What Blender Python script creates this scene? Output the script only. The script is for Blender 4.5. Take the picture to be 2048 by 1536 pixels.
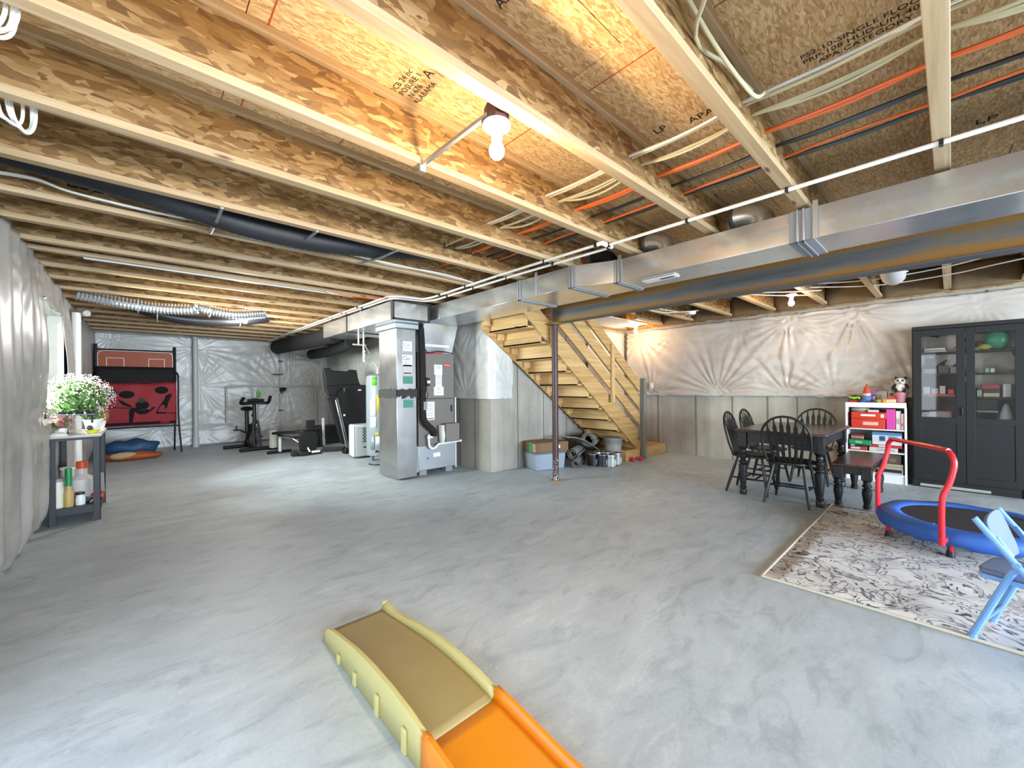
import bpy, bmesh, math, random
import numpy as np
from mathutils import Vector, Matrix, Euler, noise
rnd = random.Random(7)
S = bpy.context.scene
COL = S.collection
PI = math.pi
for o in list(bpy.data.objects):
    bpy.data.objects.remove(o)

# ------------------------------------------------------------------ camera
YAW = math.atan2(879.0, 810.0)
EYE = 1.28
cd = bpy.data.cameras.new('camera')
cam = bpy.data.objects.new('camera', cd)
COL.objects.link(cam)
cd.sensor_width = 36.0
cd.lens = 36.0 * 810.0 / 2048.0
cd.shift_y = 5.7 / 2048.0
cd.clip_start = 0.02
cd.clip_end = 200
_F = Vector((math.cos(YAW), math.sin(YAW), 0)); _R = Vector((math.sin(YAW), -math.cos(YAW), 0)); _U = Vector((0, 0, 1))
_ro = 0.008
_r = _R * math.cos(_ro) - _U * math.sin(_ro); _u = _R * math.sin(_ro) + _U * math.cos(_ro)
cam.matrix_world = Matrix(((_r.x, _u.x, -_F.x, 0), (_r.y, _u.y, -_F.y, 0), (_r.z, _u.z, -_F.z, EYE), (0, 0, 0, 1)))
S.camera = cam

# ------------------------------------------------------------------ exposure, world, lights
S.view_settings.view_transform = 'Standard'
S.view_settings.look = 'None'
S.view_settings.gamma = 1.0
S.view_settings.use_curve_mapping = False
S.view_settings.exposure = 1.0
S.cycles.max_bounces = 8
S.cycles.diffuse_bounces = 5
S.cycles.glossy_bounces = 4
S.cycles.transparent_max_bounces = 12
S.cycles.sample_clamp_indirect = 6.0
S.cycles.caustics_reflective = False
S.cycles.caustics_refractive = False
S.cycles.use_denoising = True
S.cycles.adaptive_threshold = 0.02
W = bpy.data.worlds.new('sky'); S.world = W
W.use_nodes = True
_bg = W.node_tree.nodes['Background']
_bg.inputs[0].default_value = (0.80, 0.90, 1.0, 1)
_bg.inputs[1].default_value = 2.2

def area(name, loc, rot, sx, sy, watts, color):
    l = bpy.data.lights.new(name, 'AREA'); l.shape = 'RECTANGLE'; l.size = sx; l.size_y = sy
    l.energy = watts; l.color = color
    o = bpy.data.objects.new(name, l); COL.objects.link(o); o.location = loc; o.rotation_euler = rot
    return o
# daylight entering by the glass door and the windows
area('daylight_patio_door', (-0.95, 1.25, 1.15), (0, -PI/2, 0), 2.0, 2.3, 6, (0.72, 0.86, 1.0))
area('daylight_rear_window', (2.6, -5.75, 1.40), (PI/2, 0, 0), 6.6, 1.8, 700, (0.70, 0.85, 1.0))
area('daylight_window', (-1.10, 6.25, 1.55), (0, -PI/2, 0), 1.1, 1.3, 235, (0.90, 1.0, 0.96))

# ------------------------------------------------------------------ mesh helpers
class MB:
    def __init__(s): s.v = []; s.f = []
    def add(s, vs, fs):
        n = len(s.v); s.v += [tuple(p) for p in vs]; s.f += [tuple(i + n for i in f) for f in fs]; return s
    def box(s, x0, x1, y0, y1, z0, z1):
        return s.add([(x0,y0,z0),(x1,y0,z0),(x1,y1,z0),(x0,y1,z0),(x0,y0,z1),(x1,y0,z1),(x1,y1,z1),(x0,y1,z1)],
                     [(0,3,2,1),(4,5,6,7),(0,1,5,4),(1,2,6,5),(2,3,7,6),(3,0,4,7)])
    def cbox(s, c, d, rot=None):
        M = Euler(rot).to_matrix() if rot else None
        t = MB().box(-d[0]/2, d[0]/2, -d[1]/2, d[1]/2, -d[2]/2, d[2]/2)
        vs = [(M @ Vector(p) if M else Vector(p)) + Vector(c) for p in t.v]
        return s.add(vs, t.f)
    def bar(s, p0, p1, w, h, up=(0,0,1)):
        p0, p1, up = Vector(p0), Vector(p1), Vector(up)
        d = (p1 - p0).normalized(); a = d.cross(up)
        if a.length < 1e-4: a = d.cross(Vector((1,0,0)))
        a.normalize(); b = a.cross(d)
        vs = [p + a*sx*w/2 + b*sy*h/2 for p in (p0, p1) for sx, sy in ((-1,-1),(1,-1),(1,1),(-1,1))]
        return s.add(vs, [(0,1,2,3),(7,6,5,4),(0,4,5,1),(1,5,6,2),(2,6,7,3),(3,7,4,0)])
    def prism(s, pts, off):
        n = len(pts); off = Vector(off); a = [Vector(p) for p in pts]
        return s.add(a + [p + off for p in a], [tuple(range(n))[::-1], tuple(range(n, 2*n))] + [(i, (i+1) % n, n + (i+1) % n, n + i) for i in range(n)])
    def tube(s, pts, r, seg=8, cap=True):
        pts = [Vector(p) for p in pts]; n = len(pts)
        rs = r if isinstance(r, (list, tuple)) else [r]*n
        t0 = (pts[1]-pts[0]).normalized()
        a = t0.cross(Vector((0,0,1)))
        if a.length < 1e-3: a = t0.cross(Vector((1,0,0)))
        a.normalize(); vs = []
        for i, p in enumerate(pts):
            t = (pts[min(i+1,n-1)] - pts[max(i-1,0)]).normalized()
            a = (a - t*a.dot(t)); a.normalize(); b = t.cross(a)
            vs += [p + (a*math.cos(2*PI*k/seg) + b*math.sin(2*PI*k/seg))*rs[i] for k in range(seg)]
        fs = [(i*seg+k, i*seg+(k+1)%seg, (i+1)*seg+(k+1)%seg, (i+1)*seg+k) for i in range(n-1) for k in range(seg)]
        if cap: fs += [tuple(range(seg))[::-1], tuple(range((n-1)*seg, n*seg))]
        return s.add(vs, fs)
    def lathe(s, prof, c=(0,0,0), seg=16, axis='z', cap=True):
        vs = []; c = Vector(c)
        for r, h in prof:
            for k in range(seg):
                x, y = r*math.cos(2*PI*k/seg), r*math.sin(2*PI*k/seg)
                vs.append(c + Vector({'z': (x,y,h), 'x': (h,x,y), 'y': (y,h,x)}[axis]))
        n = len(prof)
        fs = [(i*seg+k, i*seg+(k+1)%seg, (i+1)*seg+(k+1)%seg, (i+1)*seg+k) for i in range(n-1) for k in range(seg)]
        if cap: fs += [tuple(range(seg))[::-1], tuple(range((n-1)*seg, n*seg))]
        return s.add(vs, fs)
    def cyl(s, c, r, h, axis='z', seg=16, r2=None):
        return s.lathe([(r,0),(r if r2 is None else r2,h)], c, seg, axis)
    def ball(s, c, r, seg=12, rings=8, sc=(1,1,1)):
        pr = [(max(1e-4, math.sin(PI*i/rings)), -math.cos(PI*i/rings)) for i in range(rings+1)]
        t = MB().lathe(pr, (0,0,0), seg)
        return s.add([Vector((p[0]*r*sc[0], p[1]*r*sc[1], p[2]*r*sc[2])) + Vector(c) for p in t.v], t.f)
    def ring(s, c, R, r, seg=32, k=8, axis='z'):
        vs = []
        for i in range(seg):
            for j in range(k):
                a, b = 2*PI*i/seg, 2*PI*j/k
                x, y, z = (R + r*math.cos(b))*math.cos(a), (R + r*math.cos(b))*math.sin(a), r*math.sin(b)
                vs.append(Vector({'z': (x,y,z), 'x': (z,x,y), 'y': (x,z,y)}[axis]) + Vector(c))
        return s.add(vs, [(i*k+j, ((i+1)%seg)*k+j, ((i+1)%seg)*k+(j+1)%k, i*k+(j+1)%k) for i in range(seg) for j in range(k)])
    def grid(s, P):
        n, m = len(P), len(P[0])
        return s.add([p for row in P for p in row], [(i*m+j, (i+1)*m+j, (i+1)*m+j+1, i*m+j+1) for i in range(n-1) for j in range(m-1)])
    def mesh(s, name, mat, smooth=35):
        me = bpy.data.meshes.new(name); me.from_pydata(s.v, [], s.f); me.validate()
        bm = bmesh.new(); bm.from_mesh(me); bmesh.ops.recalc_face_normals(bm, faces=bm.faces); bm.to_mesh(me); bm.free()
        if smooth:
            me.polygons.foreach_set('use_smooth', [True]*len(me.polygons))
            me.set_sharp_from_angle(angle=math.radians(smooth))
        if mat: me.materials.append(mat)
        return me
    def build(s, name, mat, parent=None, world=False, bevel=0, smooth=35, label=None, solid=0):
        o = bpy.data.objects.new(name, s.mesh(name, mat, smooth)); COL.objects.link(o)
        if parent is not None:
            o.parent = parent
            if world and parent.type == 'EMPTY': o.location = -parent.location
        if solid:
            m = o.modifiers.new('s', 'SOLIDIFY'); m.thickness = solid; m.offset = 0
        if bevel:
            m = o.modifiers.new('b', 'BEVEL'); m.width = bevel; m.segments = 2; m.limit_method = 'ANGLE'; m.angle_limit = math.radians(40)
        if label: o['label'] = label
        return o

def thing(name, label, cat, loc=(0,0,0), rz=0, group=None, kind=None):
    o = bpy.data.objects.new(name, None); COL.objects.link(o); o.empty_display_size = 0.1
    o.location = loc; o.rotation_euler = (0, 0, rz)
    return tag(o, label, cat, group, kind)
def tag(o, label, cat, group=None, kind=None):
    o['label'] = label; o['category'] = cat
    if group: o['group'] = group
    if kind: o['kind'] = kind
    return o
def struct(o): o['kind'] = 'structure'; return o
def stuff(o): o['kind'] = 'stuff'; return o
def kids(o): return list(o.children)
def dup(root, loc, rz=0, label=None, group=None):
    r = root.copy(); COL.objects.link(r); r.location = loc; r.rotation_euler = (0,0,rz)
    if label: r['label'] = label
    if group: r['group'] = group
    for c in kids(root):
        k = c.copy(); COL.objects.link(k); k.parent = r
        for g in kids(c):
            h = g.copy(); COL.objects.link(h); h.parent = k
    return r
def place(mb, loc, rz=0, sc=1.0):
    M = Matrix.Translation(loc) @ Matrix.Rotation(rz, 4, 'Z') @ Matrix.Scale(sc, 4)
    mb.v = [tuple(M @ Vector(p)) for p in mb.v]; return mb
def smooth_path(pts, n=6):
    P = [Vector(p) for p in pts]; out = []
    for i in range(len(P)-1):
        p0, p1, p2, p3 = P[max(i-1,0)], P[i], P[i+1], P[min(i+2,len(P)-1)]
        for k in range(n):
            t = k/n
            out.append(0.5*((2*p1) + (p2-p0)*t + (2*p0-5*p1+4*p2-p3)*t*t + (3*p1-p0-3*p2+p3)*t**3))
    return out + [P[-1]]
def arc(c, r, a0, a1, n, plane='xy'):
    out = []
    for i in range(n+1):
        a = a0 + (a1-a0)*i/n; u, v = r*math.cos(a), r*math.sin(a)
        out.append(Vector(c) + Vector({'xy': (u,v,0), 'xz': (u,0,v), 'yz': (0,u,v)}[plane]))
    return out

# ------------------------------------------------------------------ materials
def srgb(h):
    if isinstance(h, str): h = [int(h[i:i+2], 16)/255 for i in (0,2,4)]
    return tuple((c/12.92 if c <= .04045 else ((c+.055)/1.055)**2.4) for c in h[:3]) + (1,)
class NT:
    def __init__(s, name):
        s.m = bpy.data.materials.new(name); s.m.use_nodes = True; s.t = s.m.node_tree; s.b = s.t.nodes['Principled BSDF']
    def n(s, kind, **kw):
        d = s.t.nodes.new('ShaderNode' + kind)
        for k, v in kw.items():
            if k in d.inputs.keys() if isinstance(k, str) else False: d.inputs[k].default_value = v
            else: setattr(d, k, v)
        return d
    def l(s, a, b): s.t.links.new(a, b)
    def co(s, axes='xyz', rand=True):
        tc = s.n('TexCoord'); src = tc.outputs['Object']
        if axes != 'xyz':
            sp = s.n('SeparateXYZ'); s.l(src, sp.inputs[0]); cb = s.n('CombineXYZ')
            for i, a in enumerate(axes): s.l(sp.outputs['xyz'.index(a)], cb.inputs[i])
            src = cb.outputs[0]
        if rand:
            oi = s.n('ObjectInfo'); mu = s.n('MATH' if 0 else 'Math', operation='MULTIPLY'); mu.inputs[1].default_value = 37.0
            s.l(oi.outputs['Random'], mu.inputs[0]); ad = s.n('VectorMath', operation='ADD'); s.l(src, ad.inputs[0]); s.l(mu.outputs[0], ad.inputs[1]); src = ad.outputs[0]
        return src
    def map(s, src, sc=(1,1,1), rz=0.0, loc=(0,0,0)):
        m = s.n('Mapping'); s.l(src, m.inputs[0]); m.inputs['Scale'].default_value = sc; m.inputs['Rotation'].default_value = (0,0,rz); m.inputs['Location'].default_value = loc
        return m.outputs[0]
    def noise(s, src, scale, detail=4, rough=.55, dist=0):
        d = s.n('TexNoise'); s.l(src, d.inputs['Vector']); d.inputs['Scale'].default_value = scale; d.inputs['Detail'].default_value = detail
        d.inputs['Roughness'].default_value = rough; d.inputs['Distortion'].default_value = dist
        return d.outputs['Fac']
    def ramp(s, fac, stops, interp='LINEAR'):
        r = s.n('ValToRGB'); s.l(fac, r.inputs[0]); r.color_ramp.interpolation = interp
        e = r.color_ramp.elements
        while len(e) < len(stops): e.new(0.5)
        for i, (p, c) in enumerate(stops): e[i].position = p; e[i].color = srgb(c) if isinstance(c, str) else (c, c, c, 1)
        return r.outputs['Color']
    def mix(s, fac, a, b, mode='MIX'):
        m = s.n('Mix', data_type='RGBA', blend_type=mode)
        for i, v in ((0, fac), (6, a), (7, b)):
            if hasattr(v, 'links') or hasattr(v, 'is_linked'): s.l(v, m.inputs[i])
            else: m.inputs[i].default_value = v
        return m.outputs[2]
    def math(s, op, a, b=None):
        m = s.n('Math', operation=op)
        for i, v in enumerate((a, b)):
            if v is None: continue
            if hasattr(v, 'is_linked'): s.l(v, m.inputs[i])
            else: m.inputs[i].default_value = v
        return m.outputs[0]
    def bump(s, h, strength=.3, dist=.01):
        b = s.n('Bump'); b.inputs['Strength'].default_value = strength; b.inputs['Distance'].default_value = dist; s.l(h, b.inputs['Height']); s.l(b.outputs[0], s.b.inputs['Normal'])
    def set(s, color=None, rough=None, metal=None, **kw):
        for k, v in (('Base Color', color), ('Roughness', rough), ('Metallic', metal)):
            if v is None: continue
            if hasattr(v, 'is_linked'): s.l(v, s.b.inputs[k])
            else: s.b.inputs[k].default_value = srgb(v) if k == 'Base Color' and isinstance(v, str) else v
        for k, v in kw.items(): s.b.inputs[k.replace('_', ' ')].default_value = v
        return s.m
_plain = {}
def plain(hexc, rough=.5, metal=0.0, var=.12, scale=14):
    key = (hexc, rough, metal)
    if key in _plain: return _plain[key]
    t = NT('paint_' + hexc); src = t.co(); nz = t.noise(src, scale, 3)
    f = t.math('MULTIPLY', nz, var*2); c = srgb(hexc)
    d = tuple(x*(1-var*1.6) for x in c[:3]) + (1,)
    _plain[key] = t.set(t.mix(nz, d, c), rough, metal)
    return _plain[key]

def osb(name, axes, sx, sy, pal, bump=.25, spread=1.0):
    t = NT(name); P = t.co(axes)
    wob = t.n('TexNoise'); t.l(P, wob.inputs['Vector']); wob.inputs['Scale'].default_value = 6; wob.inputs['Detail'].default_value = 2
    v = t.n('VectorMath', operation='SCALE'); t.l(wob.outputs['Color'], v.inputs[0]); v.inputs['Scale'].default_value = .05
    a = t.n('VectorMath', operation='ADD'); t.l(P, a.inputs[0]); t.l(v.outputs[0], a.inputs[1]); P = a.outputs[0]
    val = None; hgt = None
    for k, ang in enumerate((0.15, 0.9*spread, -0.75*spread, 0.45*spread)):
        vo = t.n('TexVoronoi'); t.l(t.map(P, (sx, sy, 1), ang, (k*3.1, k*1.7, k*5.3)), vo.inputs['Vector']); vo.inputs['Scale'].default_value = 1
        sp = t.n('SeparateColor'); t.l(vo.outputs['Color'], sp.inputs[0])
        r, g = sp.outputs[0], sp.outputs[1]
        if val is None: val = g; hgt = r
        else:
            m = t.math('GREATER_THAN', r, .55)
            val = t.mix(m, val, g); hgt = t.mix(m, hgt, r)
    grain = t.noise(t.map(P, (18, 130, 18), .2), 1.0, 3)
    cloud = t.noise(P, 2.3, 3)
    f = t.math('ADD', t.math('MULTIPLY', val, .62), t.math('MULTIPLY', grain, .28))
    f = t.math('ADD', f, t.math('MULTIPLY', cloud, .14))
    c = t.ramp(f, pal); t.bump(hgt, bump, .004)
    return t.set(c, .62)
PAL_WEB = [(.14, '66482A'), (.36, '87653B'), (.52, '987546'), (.70, 'AA8858'), (.92, 'C8AE84')]
PAL_SUB = [(.10, '9F7C50'), (.35, 'C29A66'), (.55, 'D4B07C'), (.75, 'E0C292'), (.95, 'EEDCB8')]
M_WEB = osb('joist_web_board', 'xzy', 13, 42, PAL_WEB, .45, 1.2)
M_SUB = osb('subfloor_board', 'xyz', 30, 120, PAL_SUB, .3, 1.4)
M_RIM = osb('rim_board', 'yzx', 9, 42, PAL_WEB, .5)

def lumber(name, axes, pal=('B08955', 'CDA873', 'E2C79A'), knots=True, rough=.55):
    t = NT(name); P = t.co(axes)
    g = t.noise(t.map(P, (1.2, 26, 26)), 1.0, 4, .6, .6); big = t.noise(t.map(P, (.5, 3, 3)), 1.0, 2)
    f = t.math('ADD', t.math('MULTIPLY', g, .65), t.math('MULTIPLY', big, .35))
    c = t.ramp(f, [(.3, pal[0]), (.5, pal[1]), (.72, pal[2])])
    if knots:
        vo = t.n('TexVoronoi'); t.l(t.map(P, (2.2, 9, 9)), vo.inputs['Vector']); vo.inputs['Scale'].default_value = 1
        k = t.ramp(vo.outputs['Distance'], [(.05, 1.0), (.13, 0.0)])
        c = t.mix(k, c, srgb('5A3A1E'))
    t.bump(g, .12, .003)
    return t.set(c, rough)
M_FLANGE = lumber('flange_lumber', 'xyz', ('A28560', 'B89C76', 'CCB594'))
M_STAIR_X = lumber('stair_lumber', 'xyz', ('9C7440', 'BE9860', 'D8B884'))
M_STAIR_Y = lumber('tread_lumber', 'yxz', ('A57E48', 'C9A46C', 'E0C18E'))
M_STAIR_Z = lumber('post_lumber', 'zxy', ('A98350', 'C8A46C', 'DFC090'))
M_GREYWOOD = lumber('weathered_lumber', 'zxy', ('57584F', '74756B', '8F9086'), False)

def concrete_floor():
    t = NT('concrete_floor'); P = t.co(rand=False)
    big = t.noise(P, .55, 3, .5); sw = t.noise(t.map(P, (1, 2.2, 1), .6), 1.6, 6, .62, 1.6); fine = t.noise(P, 60, 3, .6)
    streak = t.noise(t.map(P, (1.8, 4.2, 1), -.5), 1.5, 6, .68, 1.2)
    f = t.math('ADD', t.math('MULTIPLY', sw, .55), t.math('MULTIPLY', big, .45))
    c = t.ramp(f, [(.28, '9DA9B3'), (.44, 'AEBAC4'), (.56, 'BAC6CF'), (.72, 'CCD7DE')])
    d = t.ramp(streak, [(.52, 0.0), (.66, 0.8)])
    c = t.mix(t.math('MULTIPLY', d, .42), c, srgb('78828B'))
    lt = t.ramp(streak, [(.30, 1.0), (.42, 0.0)])
    c = t.mix(t.math('MULTIPLY', lt, .25), c, srgb('E4E6E6'))
    sp = t.ramp(fine, [(.35, 0.0), (.7, 1.0)])
    c = t.mix(t.math('MULTIPLY', sp, .12), c, srgb('5C6064'))
    vo = t.n('TexVoronoi'); t.l(P, vo.inputs['Vector']); vo.inputs['Scale'].default_value = 7.0
    dots = t.ramp(vo.outputs['Distance'], [(.03, 1.0), (.055, 0.0)]); c = t.mix(t.math('MULTIPLY', dots, .5), c, srgb('D8D8D4'))
    t.bump(t.math('ADD', t.math('MULTIPLY', streak, .5), t.math('MULTIPLY', fine, .25)), .12, .012)
    r = t.ramp(sw, [(.3, .42), (.7, .62)])
    return t.set(c, r)
M_FLOOR = concrete_floor()
def concrete_wall(axes='yzx'):
    t = NT('concrete_wall'); P = t.co(axes, rand=False)
    big = t.noise(P, 1.1, 4, .55); fine = t.noise(P, 45, 3); drip = t.noise(t.map(P, (7, .7, 1)), 1.0, 4)
    f = t.math('ADD', t.math('MULTIPLY', big, .6), t.math('MULTIPLY', drip, .4))
    c = t.ramp(f, [(.32, '86827A'), (.5, 'A39F95'), (.68, 'BAB5AA')])
    vo = t.n('TexVoronoi'); t.l(P, vo.inputs['Vector']); vo.inputs['Scale'].default_value = 9
    pit = t.ramp(vo.outputs['Distance'], [(.05, 1.0), (.09, 0.0)])
    pm = t.math('MULTIPLY', pit, t.ramp(t.noise(P, 1.7, 2), [(.5, 0.0), (.62, 1.0)]))
    c = t.mix(pm, c, srgb('55524B'))
    t.bump(t.math('SUBTRACT', t.math('MULTIPLY', fine, .4), pm), .3, .006)
    return t.set(c, .8)
M_CONC_X = concrete_wall('yzx'); M_CONC_Y = concrete_wall('xzy')
def poly(dark=0):
    t = NT('poly_sheeting'); P = t.co(rand=False)
    a = t.noise(P, 1.3, 3); b = t.noise(t.map(P, (3, 3, 12)), 1.0, 4)
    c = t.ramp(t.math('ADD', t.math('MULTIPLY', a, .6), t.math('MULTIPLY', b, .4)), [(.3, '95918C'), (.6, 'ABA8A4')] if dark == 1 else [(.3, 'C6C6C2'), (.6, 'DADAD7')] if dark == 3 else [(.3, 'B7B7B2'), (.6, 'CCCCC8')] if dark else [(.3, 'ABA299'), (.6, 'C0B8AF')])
    t.bump(b, .08, .01)
    return t.set(c, .36, 0, Specular_IOR_Level=.5, Coat_Weight=.12, Coat_Roughness=.2)
M_POLY = poly(); M_POLY_SHADED = poly(1); M_POLY_MID = poly(2); M_POLY_LIGHT = poly(3)  # one sheeting tinted per wall; left wall copy has its dimness painted in
def galv(name, base='DDE0E2', rough=.3, ax='xyz'):
    t = NT(name); P = t.co(ax)
    vo = t.n('TexVoronoi'); t.l(P, vo.inputs['Vector']); vo.inputs['Scale'].default_value = 38
    sp = t.n('SeparateColor'); t.l(vo.outputs['Color'], sp.inputs[0]); big = t.noise(P, 3.0, 3)
    c = t.mix(t.math('MULTIPLY', sp.outputs[0], .25), srgb(base), srgb('B4B8BA'))
    r = t.n('MapRange'); t.l(big, r.inputs[0]); r.inputs[3].default_value = rough-.1; r.inputs[4].default_value = rough+.14
    wob = t.noise(P, 1.6, 2); t.bump(wob, .12, .03)
    return t.set(c, r.outputs[0], .86)
M_GALV = galv('galvanized_duct', rough=.22); M_GALV_C = galv('galvanized_column', 'A9A7A5', .28); M_GALV_D = galv('galvanized_dull', 'A9ADAF', .45)
M_SEAL = plain('3A3A38', .8); M_SEALGREY = plain('8E9296', .6)
M_RUST = None
def rusty_steel():
    t = NT('rusty_steel'); P = t.co(rand=False)
    n = t.noise(t.map(P, (9, 1.0, 9)), 1.0, 5, .6)
    tc = t.n('TexCoord'); sp = t.n('SeparateXYZ'); t.l(tc.outputs['Object'], sp.inputs[0])
    h = t.math('ABSOLUTE', t.math('SUBTRACT', sp.outputs[2], 2.27)); n = t.math('ADD', t.math('MULTIPLY', n, .55), t.math('ADD', t.math('MULTIPLY', h, 2.6), .11))
    c = t.ramp(n, [(.38, '55575A'), (.5, '6E6A64'), (.58, '8E6A38'), (.7, '9A6C30')])
    t.bump(n, .15, .004)
    return t.set(c, .6, .35)
M_STEEL = rusty_steel()
M_BLACK = plain('101113', .5); M_BLACKMATTE = plain('131315', .85); M_BLACKWOOD = plain('0C0C0E', .45); M_CHARCOAL = plain('202326', .5)
M_WHITE = plain('EDEDEA', .45, var=.05); M_CREAM = plain('E6E2D0', .5); M_GREY = plain('8F9294', .5); M_CHROME = plain('D8DADC', .18, 1.0)
M_PVC = plain('E9E9E4', .35, var=.04); M_RED = plain('D8303A', .3); M_ORANGE = plain('E8561E', .45); M_TAN = plain('D6C79A', .5)
def emit(name, color, strength):
    t = NT(name); t.b.inputs['Emission Color'].default_value = color; t.b.inputs['Emission Strength'].default_value = strength
    t.set('FFFFFF', .4); return t.m
def glass(name='clear_glass', tint=(1,1,1,1)):
    t = NT(name); tr = t.n('BsdfTransparent'); tr.inputs[0].default_value = tint; gl = t.n('BsdfGlossy'); gl.inputs['Roughness'].default_value = .03
    fr = t.n('Fresnel'); fr.inputs[0].default_value = 1.5; mx = t.n('MixShader'); t.l(fr.outputs[0], mx.inputs[0]); t.l(tr.outputs[0], mx.inputs[1]); t.l(gl.outputs[0], mx.inputs[2])
    t.l(mx.outputs[0], t.t.nodes['Material Output'].inputs[0]); return t.m
M_GLASS = glass()
def lettering(text, size, loc, rot, mat, parent=None, name='lettering', align='CENTER', shear=0, ext=0.0004, sx=1.0):
    c = bpy.data.curves.new(name, 'FONT'); c.body = text; c.size = size; c.align_x = align; c.align_y = 'CENTER'; c.extrude = ext; c.shear = shear; c.resolution_u = 2
    tmp = bpy.data.objects.new(name, c); me = bpy.data.meshes.new_from_object(tmp); me.materials.clear(); me.materials.append(mat)
    bpy.data.objects.remove(tmp); o = bpy.data.objects.new(name, me); COL.objects.link(o)
    o.location = loc; o.rotation_euler = rot; o.scale = (sx, 1, 1)
    if parent is not None:
        o.parent = parent
        if parent.type == 'EMPTY': o.location = Vector(loc) - parent.location
    return o
M_INK = plain('241F1B', .8)
# ------------------------------------------------------------------ setting: floor, walls
XL, XR, YB, YF, ZC, ZS = -0.70, 7.50, 11.60, -5.60, 2.45, 2.755
WX, WY = 3.87, 4.67            # foundation corner of the rear wing
fl = MB().grid([[(x, y, 0) for y in np.linspace(YF-.1, YB+.1, 12)] for x in np.linspace(XL-.3, XR+.1, 10)])
struct(fl.build('floor', M_FLOOR))
wl = MB()   # left wall with the window opening and the patio door opening
wl.box(XL-.3, XL, YF, .2, 0, ZS); wl.box(XL-.3, XL, .2, 2.3, 2.1, ZS); wl.box(XL-.3, XL, 2.3, 5.45, 0, ZS)
wl.box(XL-.3, XL, 5.45, 7.05, 0, .93); wl.box(XL-.3, XL, 5.45, 7.05, 2.16, ZS); wl.box(XL-.3, XL, 7.05, YB, 0, ZS)
WALL_L = struct(wl.build('wall_left', M_CONC_X))
WALL_B = struct(MB().box(XL-.3, WX+.2, YB, YB+.2, 0, ZS).build('wall_back', M_CONC_Y))
WALL_S = struct(MB().box(WX, WX+.2, WY, YB, 0, 2.42).box(WX+.2, XR+.2, WY, WY+.2, 0, 2.42).build('wall_stair', M_CONC_Y))
# recessed formwork joints on the concrete under the stairs and on the right wall
for x in (4.42, 5.02, 5.62): MB().box(x-.006, x+.006, WY-.006, WY+.001, 0, 2.4).build('form_joint', plain('6E6B64', .9), WALL_S)
for y in (5.05, 5.45): MB().box(WX-.006, WX+.001, y-.006, y+.006, 0, 2.4).build('form_joint', plain('6E6B64', .9), WALL_S)
WALL_R = struct(MB().box(XR, XR+.2, YF, WY, 0, 2.42).build('wall_right', M_CONC_X))
for y in (-1.5, -.9, -.3, .35, 1.0, 1.62, 2.02, 2.55, 3.17, 3.9):
    MB().box(XR-.007, XR+.001, y-.008, y+.008, 0, 2.4).build('form_joint', plain('77736A', .9), WALL_R)
wr = MB(); wr.box(XL-.3, -.6, YF-.2, YF, 0, ZS); wr.box(-.6, 5.9, YF-.2, YF, 0, .4); wr.box(-.6, 5.9, YF-.2, YF, 2.3, ZS); wr.box(5.9, XR+.2, YF-.2, YF, 0, ZS)
struct(wr.build('wall_rear', plain('D8D6D0', .7)))
# rim boards closing the joist bays
struct(MB().box(XR-.02, XR+.02, YF, WY, 2.42, ZS).build('trim_1', M_RIM)); struct(MB().box(XL-.05, XL-.01, YF, YB, ZC, ZS).build('trim_2', M_RIM))
struct(MB().box(WX-.03, WX+.2, WY, YB, 2.42, ZS-.001).build('trim_3', M_RIM)); struct(MB().box(WX, XR, WY-.03, WY+.2, 2.42, ZS).build('trim_4', M_RIM))
# ------------------------------------------------------------------ ceiling: subfloor panels and I-joists
CEIL = struct(MB().box(XL-.3, XR+.2, YF-.2, YB+.2, ZS+.02, ZS+.05).build('ceiling', M_SUB))
SX0, SX1, SY0, SY1 = 4.3, 6.35, 3.55, 4.64      # stairwell
for i, x in enumerate(np.arange(-.9, 7.5, 1.22)):
    for j in range(8):
        y0 = -5.14 + j*2.44 - (1.22 if i % 2 else 0)
        x1, y1 = min(x+1.216, 7.6), y0+2.436
        if x1 - x < .1 or y0 > 11.6: continue
        MB().box(x, x1, y0, y1, ZS, ZS+.019).build('subfloor_panel', M_SUB, CEIL, smooth=0)
JY0 = [-5.4, -4.8, -4.2, -3.6, -3.0, -2.4]
JY = [-1.8, -1.2, -.575, .0275, .657, 1.2525, 1.8985, 2.5365, 3.1865, 3.7665, 4.3165, 4.85, 5.14, 5.74, 6.33, 6.93, 7.52, 8.11, 8.7, 9.3, 9.9, 10.5, 11.1]
FL = .0635
def joist(y, x0, x1):
    j = MB().box(x0, x1, y-.005, y+.005, ZC+.03, ZS-.03).build('joist', M_WEB, CEIL, smooth=0)
    MB().box(x0, x1, y-FL/2, y+FL/2, ZC, ZC+.037).build('bottom_flange', M_FLANGE, j, bevel=.003)
    MB().box(x0, x1, y-FL/2, y+FL/2, ZS-.037, ZS-.0005).build('top_flange', M_FLANGE, j, bevel=.003)
    return j
for y in JY0 + JY:
    if y < 3.5: joist(y, XL, XR-.03)
    elif y < 4.67: joist(y, XL, 4.0); joist(y, SX1+.1, XR-.03)
    else: joist(y, XL, WX-.03)
joist(4.60, SX0, XR-.03)
# stairwell drywall
struct(MB().box(5.5, 7.05, 3.86, 4.56, ZC-.014, ZC-.002).build('trim_5', M_WHITE))
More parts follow.
